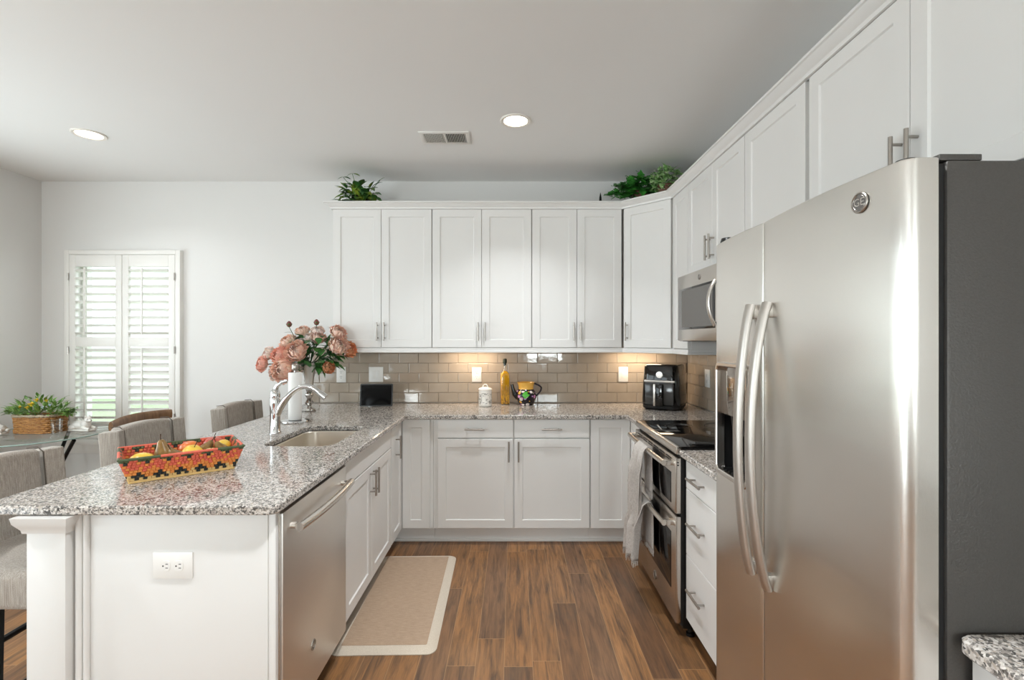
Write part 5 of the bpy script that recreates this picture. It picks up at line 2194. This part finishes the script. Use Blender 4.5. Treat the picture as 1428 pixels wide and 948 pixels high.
for (x, y, z, r, mi, lab) in PEO:
    c = Vector((x, y, z))
    base = mouth + Vector(((x - vx) * 0.10, (y - vy) * 0.10, 0))
    t = thing('peony', lab, 'flower', tuple(c), 0, 'peonies in the silver vase')
    ax = (c - hub).normalized() + Vector((0, -0.85, 0.25))
    mb = MB()
    peony_head(mb, c, ax, r)
    mb.build('bloom', M['petal'][mi], t, angle=80, recalc=False)
    mb = MB()
    axn = ax.normalized()
    e_ = c - axn * r * 0.75
    mb.tube([base - Vector((0, 0, 0.12)), base, base.lerp(e_, 0.5) + Vector((0, 0, 0.02)), e_], 0.0028, 6)
    mb.build('stem', 'stem', t)
    mb = MB()
    for k in range(5):
        f_ = 0.42 + 0.11 * k
        p = base.lerp(e_, min(f_, 0.93))
        d_ = Vector((random.uniform(-1, 1), random.uniform(-1.0, 0.3), random.uniform(-.5, .6))) + (c - hub).normalized() * 0.5
        mb.leaf(p, d_, (0, 0, 1), random.uniform(0.06, 0.10), random.uniform(0.035, 0.055), 0, 'oval', 0.25, 0.25)
    mb.build('leaves', 'roseleaf', t, angle=60, recalc=False)
for (x, y, z, r, lab) in ((-1.622, 3.50, 1.545, 0.020, 'closed dark peony bud at the top left of the bouquet'),
                          (-1.448, 3.56, 1.560, 0.020, 'closed peony bud at the top middle of the bouquet')):
    c = Vector((x, y, z))
    t = thing('peony_bud', lab, 'flower bud', tuple(c), 0, 'peony buds in the silver vase')
    mb = MB()
    mb.lathe([(0, -r), (r * .7, -r * .7), (r, 0), (r * .75, r * .7), (r * .3, r * 1.2), (0, r * 1.3)], seg=14, mat=Matrix.Translation(c))
    mb.build('bud', 'bud', t, angle=60)
    mb = MB()
    for k in range(5):
        a = k * 2 * PI / 5
        mb.leaf(c + Vector((0.3 * r * math.cos(a), 0.3 * r * math.sin(a), -r)), (math.cos(a) * 0.9, math.sin(a) * 0.9, 0.8), (0, 0, 1), r * 1.6, r * 1.0, 0, 'oval', 0.2, -0.3)
    mb.build('sepals', 'roseleaf', t, angle=60, recalc=False)
    mb = MB()
    base = mouth + Vector(((x - vx) * 0.1, 0, 0))
    mb.tube([base - Vector((0, 0, 0.1)), base, base.lerp(c, 0.6), c - Vector((0, 0, r * 0.9))], 0.0025, 6)
    p = base.lerp(c, 0.8)
    mb.leaf(p, (-1, -0.3, 0.2), (0, 0, 1), 0.06, 0.02, 0, 'blade')
    mb.build('stem', 'stem', t, recalc=False)
# shared greenery filling the bouquet
fo = thing('bouquet_greenery', 'dark green leaves filling the middle of the peony bouquet', 'greenery', (vx, vy, CT + 0.35))
mb = MB()
for i in range(120):
    a = random.uniform(0, 2 * PI)
    q = random.random() ** 0.5
    p = Vector((vx + 0.06 + math.cos(a) * q * 0.17, vy - 0.02 + math.sin(a) * q * 0.07, CT + 0.335 + random.uniform(-0.02, 0.22)))
    d_ = Vector((math.cos(a), random.uniform(-1.1, 0.2), random.uniform(-.7, .7)))
    mb.leaf(p, d_, (0, 0, 1), random.uniform(0.06, 0.10), random.uniform(0.035, 0.06), 0, 'oval', 0.25, 0.25)
mb.build('leaves', 'roseleaf', fo, angle=60, recalc=False)
mb = MB()
for i in range(14):
    a = 2 * PI * i / 14
    mb.tube([mouth - Vector((0, 0, 0.11)), mouth + Vector((0.03 * math.cos(a), 0.03 * math.sin(a), 0.01)),
             mouth + Vector((0.06 + 0.15 * math.cos(a), -0.02 + 0.06 * math.sin(a), 0.12))], 0.0022, 5)
mb.build('stems', 'stem', fo)

# ------------------------------------------------------------------ tablet
tb_ = thing('tablet', 'black tablet leaning upright on the back counter beside the bouquet', 'tablet', (-1.068, 3.765, CT))
tm = Matrix.Translation((-1.068, 3.765, CT + 0.0015)) @ Matrix.Rotation(R(4), 4, 'Z') @ Matrix.Rotation(R(-9), 4, 'X')
mb = MB()
mb.T = tm
mb.prism(rounded([(-0.126, 0), (0.126, 0), (0.126, 0.176), (-0.126, 0.176)], 0.010, 5), -0.0045, 0.0045, bv=0.0015, mat=Matrix.Rotation(PI / 2, 4, 'X'))
cs_ = mb.build('case', 'black', tb_)
mb = MB()
mb.T = tm
mb.box(-0.117, 0.117, -0.0052, -0.0044, 0.009, 0.167)
mb.build('screen', 'screen', tb_, angle=0)
mb = MB()
mb.T = tm
mb.box(-0.05, 0.05, 0.0046, 0.0075, 0.02, 0.12)
mb.build('back_cover', 'black', tb_)
mb = MB()
mb.T = Matrix.Translation((-1.068, 3.765, CT)) @ Matrix.Rotation(R(4), 4, 'Z')
t0, t1 = Vector((0, 0.035, 0.115)), Vector((0, 0.095, 0.004))
mb.tube([t0, t1], 0.030, 6, flat=((0, 1, 1), 0.002))
mb.build('kickstand', 'black', tb_)

# ------------------------------------------------------------------ canister, oil bottle, pitcher
cx_, cy_ = -0.221, 3.80
cn = thing('canister', 'small white ceramic canister with a loop-handled lid and grey floral print', 'canister', (cx_, cy_, CT))
g = G('printed_ceramic')
sp = g.n('ShaderNodeSeparateXYZ', None, {0: g.co()})
band = g.math('MULTIPLY', g.math('GREATER_THAN', sp.outputs[2], 0.018), g.math('LESS_THAN', sp.outputs[2], 0.105))
sk_ = g.ramp(g.noise(42, 4, 0.7, dist=1.2), [(0.50, 0.0), (0.57, 1.0)])
rings_ = g.math('GREATER_THAN', g.math('FRACT', g.math('MULTIPLY', sp.outputs[2], 66.0)), 0.93)
f_ = g.math('MAXIMUM', g.math('MULTIPLY', g.math('MULTIPLY', sk_, band), 0.75), g.math('MULTIPLY', rings_, 0.25))
g.set(Base_Color=g.mix(f_, lin('#e3dfd8'), lin('#6e6a62')), Roughness=0.25)
mb = MB()
mb.lathe([(0.048, 0), (0.052, 0.004), (0.054, 0.012), (0.052, 0.03), (0.051, 0.10), (0.053, 0.118), (0.050, 0.128), (0.0, 0.128)], (cx_, cy_, CT), 40)
mb.build('jar', g.m, cn, angle=50)
mb = MB()
mb.lathe([(0.0535, 0.1285), (0.0545, 0.134), (0.046, 0.142), (0.022, 0.150), (0.0, 0.152)], (cx_, cy_, CT), 40)
mb.tube([(cx_ + 0.019 * math.cos(PI * k / 12), cy_, CT + 0.148 + 0.022 * math.sin(PI * k / 12)) for k in range(13)], 0.0045, 8)
mb.build('lid', 'ceramic', cn, angle=50)

ox, oy = -0.069, 3.905
ob = thing('oil_bottle', 'tall glass bottle of golden oil with herbs and a dark green stopper', 'bottle', (ox, oy, CT))
om = Matrix.Translation((ox, oy, CT)) @ Matrix.Rotation(R(12), 4, 'Z')


def squared(hw_, r):
    return rounded([(-hw_, -hw_), (hw_, -hw_), (hw_, hw_), (-hw_, hw_)], r, 5)


def loft(mb, levels, mi=0, cap=True):
    vl = [[mb.v((p[0], p[1], z)) for p in q] for q, z in levels]
    for a, b in zip(vl, vl[1:]):
        for i in range(len(a)):
            mb.f((a[i], a[(i + 1) % len(a)], b[(i + 1) % len(b)], b[i]), mi)
    if cap:
        mb.f(list(reversed(vl[0])), mi)
        mb.f(vl[-1], mi)


mb = MB()
mb.T = om
loft(mb, [(squared(0.034, 0.008), 0.0), (squared(0.036, 0.009), 0.004), (squared(0.036, 0.009), 0.235), (squared(0.032, 0.015), 0.255),
          (squared(0.016, 0.0155), 0.272), (squared(0.0125, 0.0122), 0.285), (squared(0.0125, 0.0122), 0.318), (squared(0.015, 0.0147), 0.320), (squared(0.015, 0.0147), 0.328)])
mb.build('glass', 'crystal', ob, angle=50)
g = G('golden_oil')
sp = g.n('ShaderNodeSeparateXYZ', None, {0: g.co()})
hb = g.noise(1.0, 4, 0.6, g.scaled((90, 90, 22)), dist=1.0)
lowz = g.ramp(sp.outputs[2], [(0.0, 1.0), (0.07, 0.75), (0.16, 0.25), (0.22, 0.0)])
kf = g.math('MULTIPLY', g.ramp(hb, [(0.42, 0.0), (0.58, 1.0)]), lowz)
g.set(Base_Color=g.mix(kf, lin('#f3b01c'), lin('#6a340e')), Roughness=0.1, Transmission_Weight=0.15, IOR=1.2)
mb = MB()
mb.T = om
loft(mb, [(squared(0.0325, 0.006), 0.006), (squared(0.0325, 0.006), 0.234), (squared(0.029, 0.012), 0.250), (squared(0.012, 0.0115), 0.268)])
mb.build('oil', g.m, ob, angle=50)
mb = MB()
mb.T = om
mb.lathe([(0.010, 0.310), (0.012, 0.329), (0.0165, 0.330), (0.017, 0.338), (0.0155, 0.362), (0.012, 0.368), (0, 0.368)], seg=20)
mb.build('stopper', plain('dark_green_stopper', '#1d2a1c', 0.5), ob)

tx, ty = 0.100, 3.86
tp = thing('pitcher', 'round black floral ceramic pitcher with a yellow neck, spout and loop handle', 'pitcher', (tx, ty, CT))
g = G('painted_floral_glaze')
vor = g.n('ShaderNodeTexVoronoi', {'feature': 'F1'}, {'Vector': g.co(), 'Scale': 30.0, 'Randomness': 0.9})
vc = g.n('ShaderNodeSeparateColor', None, {0: vor.outputs['Color']}).outputs[0]
bcol = g.ramp(vc, [(0.0, lin('#c98bb5')), (0.22, lin('#e2d7d3')), (0.42, lin('#4f9a3a')), (0.58, lin('#d9a23c')), (0.74, lin('#b98ac0')), (0.88, lin('#d8d2c8'))], 'CONSTANT')
sp = g.n('ShaderNodeSeparateXYZ', None, {0: g.co()})
msk = g.math('MULTIPLY', g.math('LESS_THAN', vor.outputs['Distance'], 0.44), g.math('LESS_THAN', sp.outputs[2], 0.118))
body = g.mix(msk, lin('#17131c'), bcol)
# green leaf motif on the front
dx_ = g.math('ABSOLUTE', g.math('SUBTRACT', sp.outputs[0], -0.004))
dz_ = g.math('ABSOLUTE', g.math('SUBTRACT', sp.outputs[2], 0.088))
mo = g.math('MULTIPLY', g.math('LESS_THAN', g.math('ADD', g.math('ADD', dx_, dz_), g.math('MULTIPLY', g.noise(70, 2), 0.04)), 0.05), g.math('LESS_THAN', sp.outputs[1], 0.0))
body = g.mix(mo, body, lin('#4fae35'))
g.set(Base_Color=body, Roughness=0.12)
mb = MB()
mb.lathe([(0.050, 0), (0.054, 0.004), (0.052, 0.010), (0.066, 0.026), (0.080, 0.055), (0.083, 0.080), (0.074, 0.108), (0.060, 0.128), (0.0, 0.128)], (tx, ty, CT), 44)
mb.build('body', g.m, tp, angle=50)
mb = MB()
mb.lathe([(0.060, 0.1285), (0.058, 0.138), (0.062, 0.160), (0.070, 0.182), (0.067, 0.182), (0.056, 0.160), (0.052, 0.138), (0.0, 0.134)], (tx, ty, CT), 44)
mb.build('neck', plain('yellow_ochre_glaze', '#e0ac4e', 0.15, var=0.08), tp, angle=50)
mb = MB()
pts = [(tx + 0.058 + 0.066 * math.sin(PI * k / 14) * (1.0 if k < 7 else 0.95), ty, CT + 0.176 - 0.122 * k / 14 + 0.014 * math.sin(PI * k / 14)) for k in range(15)]
mb.tube(pts, 0.0065, 10)
mb.build('handle', plain('dark_plum_glaze', '#211a26', 0.12), tp)
mb = MB()
mb.tube([(tx - 0.060, ty, CT + 0.060), (tx - 0.092, ty, CT + 0.090), (tx - 0.103, ty, CT + 0.130), (tx - 0.112, ty, CT + 0.165)], [0.026, 0.020, 0.014, 0.012], 14)
mb.build('spout', 'blackgloss', tp)

# ------------------------------------------------------------------ air fryer
ax_, ay_ = 1.155, 3.70
af = thing('air_fryer', 'glossy black air fryer with a silver dial in the counter corner', 'air fryer', (ax_, ay_, CT))
am = Matrix.Translation((ax_, ay_, CT)) @ Matrix.Rotation(R(-31), 4, 'Z')


def fry(hw_, hd_, r):
    return rounded([(-hw_, -hd_), (hw_, -hd_), (hw_, hd_), (-hw_, hd_)], r, 7)


mb = MB()
mb.T = am
loft(mb, [(fry(0.120, 0.135, 0.05), 0.0), (fry(0.135, 0.150, 0.05), 0.012), (fry(0.138, 0.153, 0.05), 0.034), (fry(0.134, 0.149, 0.05), 0.038)])
mb.build('base', 'black', af, angle=40)
mb = MB()
mb.T = am
loft(mb, [(fry(0.138, 0.153, 0.05), 0.0385), (fry(0.139, 0.154, 0.05), 0.08), (fry(0.134, 0.149, 0.05), 0.20), (fry(0.126, 0.142, 0.05), 0.315),
          (fry(0.122, 0.138, 0.05), 0.328), (fry(0.112, 0.128, 0.045), 0.334)])
mb.build('housing', 'blackgloss', af, angle=40)
mb = MB()
mb.T = am
mb.box(-0.105, 0.105, -0.166, -0.140, 0.042, 0.200, bv=0.006)
mb.build('basket_drawer', plain('dark_grey_gloss', '#3b3a39', 0.12), af)
dr = bpy.context.scene.objects.get('basket_drawer')
mb = MB()
mb.T = am
mb.box(-0.034, 0.034, -0.195, -0.164, 0.030, 0.198, bv=0.010)
mb.build('drawer_handle', 'blackgloss', dr)
mb = MB()
mb.T = am
mb.box(-0.034, -0.020, -0.1975, -0.190, 0.034, 0.196, bv=0.002)
mb.build('handle_trim', 'steel2', dr)
mb = MB()
mb.T = am
mb.box(-0.112, 0.112, -0.158, -0.138, 0.203, 0.222, bv=0.004)
mb.build('silver_band', 'nickel', af)
mb = MB()
mb.T = am @ Matrix.Translation((0, -0.1435, 0.262)) @ Matrix.Rotation(PI / 2, 4, 'X')
mb.lathe([(0.027, -0.006), (0.027, 0.008), (0.024, 0.014), (0.0, 0.015)], seg=32)
mb.build('dial', 'steel2', af)

# ------------------------------------------------------------------ greenery on top of the wall cabinets
random.seed(77)
TOPZ = 2.4415


def plant_pot(t, x, y, z, r, h, mat='terracotta'):
    mb = MB()
    mb.lathe([(r * 0.72, 0), (r * 0.74, 0.004), (r * 0.98, h - 0.02), (r * 1.06, h - 0.018), (r * 1.06, h), (r * 0.95, h), (r * 0.92, h - 0.012), (0, h - 0.012)], (x, y, z), 24)
    mb.build('pot', mat, t)
    mb = MB()
    mb.lathe([(0, h - 0.0115), (r * 0.9, h - 0.0115), (r * 0.5, h - 0.004), (0, h - 0.003)], (x, y, z), 16)
    mb.build('soil', 'soil', t)


p1 = thing('potted_pothos', 'small leafy pothos on top of the leftmost wall cabinet', 'potted plant', (-1.20, 3.76, TOPZ))
plant_pot(p1, -1.17, 3.78, TOPZ, 0.085, 0.11, plain('dark_basket_pot', '#2e211b', 0.7))
mb = MB()
PC = Vector((-1.18, 3.75, TOPZ + 0.10))
for i in range(135):
    a = random.uniform(0, 2 * PI)
    q = random.random() ** 0.5
    p = PC + Vector((math.cos(a) * q * 0.13 - 0.01, math.sin(a) * q * 0.09 - 0.03, random.uniform(-0.085, 0.10) - 0.05 * q))
    d_ = Vector((math.cos(a) * q + random.uniform(-.5, .5), -0.5 + random.uniform(-.4, .3), random.uniform(-.6, .7)))
    mb.leaf(p, d_, (0, -0.4, 1), random.uniform(0.055, 0.09), random.uniform(0.042, 0.066), 0, 'oval', 0.25, 0.25)
for (dx, dz) in ((-0.115, 0.13), (-0.045, 0.155)):
    e_ = PC + Vector((dx, -0.07, dz))
    mb.tube([PC + Vector((-0.02, -0.04, 0)), PC + Vector((dx * 0.6, -0.06, dz * 0.55)), e_], 0.0022, 5)
    mb.leaf(e_, (0.95, -0.2, -0.15), (0, -0.5, 1), 0.065, 0.035, 0, 'oval')
    mb.leaf(e_, (-0.9, -0.1, -0.25), (0, -0.5, 1), 0.05, 0.026, 0, 'oval')
e_ = PC + Vector((0.16, -0.05, 0.11))
mb.tube([PC + Vector((0.05, -0.03, 0)), e_], 0.0022, 5)
for k in range(5):
    mb.leaf(PC.lerp(e_, 0.3 + 0.14 * k), (0.7, -0.3, 0.6 - 0.3 * (k % 2)), (0, -0.5, 1), 0.075, 0.035, 0, 'oval')
for v in mb.bm.verts:
    v.co.z = min(max(v.co.z, 2.478 if v.co.y < FY + 0.03 else 2.444), 2.735)
mb.build('foliage', 'pothos', p1, angle=60, recalc=False)


def keep_above(mb):
    """lift leaf points that would cut into the cabinet tops or the crown moulding"""
    for v in mb.bm.verts:
        front = FY + 0.03 if v.co.x < 0.83 else FY + 0.03 - (v.co.x - 0.826) * 0.983
        v.co.z = min(max(v.co.z, 2.478 if v.co.y < front else 2.444), 2.735)


def ivy_plant(label, name, x, y, r, h, pot, mat, spread, n, seed, kind, L, trail=None):
    random.seed(seed)
    t = thing(name, label, 'potted plant', (x, y, TOPZ))
    plant_pot(t, x, y, TOPZ, r, pot)
    mb = MB()
    c0 = Vector((x, y, TOPZ + pot))
    for i in range(n):
        a = random.uniform(0, 2 * PI)
        q = random.random() ** 0.5
        p = c0 + Vector((math.cos(a) * q * spread[0], math.sin(a) * q * spread[1], random.uniform(-0.3, 1.0) * h * (1 - 0.45 * q * q)))
        d_ = Vector((math.cos(a) * 0.8 + random.uniform(-.4, .4), -0.7 + random.uniform(-.4, .4), random.uniform(-.7, .5)))
        mb.leaf(p, d_, (0, -0.7, 1), L * random.uniform(0.75, 1.2), L * random.uniform(0.75, 1.05), 0, kind, 0.2, 0.15)
    if trail:
        for (e_, m_) in trail:
            e_, m_ = Vector(e_), Vector(m_)
            pts = [c0, m_, e_]
            cur = [c0.lerp(m_, k / 6).lerp(m_.lerp(e_, k / 6), k / 6) for k in range(7)]
            mb.tube(cur, 0.0025, 5)
            for k in range(1, 7):
                for q in range(3):
                    d_ = Vector((random.uniform(-1, .6), -0.8, random.uniform(-.6, .7)))
                    mb.leaf(cur[k] + Vector((random.uniform(-.02, .02), random.uniform(-.03, 0), random.uniform(0, .03))), d_, (0, -0.7, 1), L * random.uniform(.8, 1.15), L * .9, 0, kind, 0.2, 0.15)
    keep_above(mb)
    mb.build('foliage', mat, t, angle=60, recalc=False)
    return t


ivy_plant('dark green ivy trailing over the angled corner cabinet', 'potted_ivy', 0.97, 3.70, 0.07, 0.14, 0.12, 'ivy', (0.13, 0.10), 150, 5, 'ivy', 0.075,
          [((0.74, 3.66, TOPZ + 0.055), (0.84, 3.67, TOPZ + 0.13)), ((0.80, 3.645, TOPZ + 0.05), (0.88, 3.64, TOPZ + 0.10)), ((0.78, 3.66, TOPZ + 0.13), (0.86, 3.68, TOPZ + 0.16))])
ivy_plant('light variegated ivy on the angled corner cabinet, right of the dark ivy', 'potted_ivy', 1.115, 3.545, 0.065, 0.15, 0.12, 'ivy2', (0.10, 0.085), 190, 9, 'ivy', 0.05)

# small dark ornament beside the ivy
orn = thing('ornament', 'tiny dark pointed ornament on the wall cabinets left of the dark ivy', 'ornament', (0.672, 3.74, TOPZ))
mb = MB()
mb.lathe([(0.030, 0), (0.032, 0.006), (0.026, 0.016), (0.014, 0.030), (0.016, 0.046), (0.010, 0.060), (0.009, 0.090), (0.004, 0.118), (0.0, 0.132)], (0.672, 3.74, TOPZ), 18)
mb.build('spire', 'blackmetal', orn)
mb = MB()
mb.tube([(0.672, 3.735, TOPZ + 0.012), (0.705, 3.73, TOPZ + 0.030), (0.722, 3.73, TOPZ + 0.020)], [0.012, 0.009, 0.006], 8)
mb.build('curl', 'blackmetal', orn)
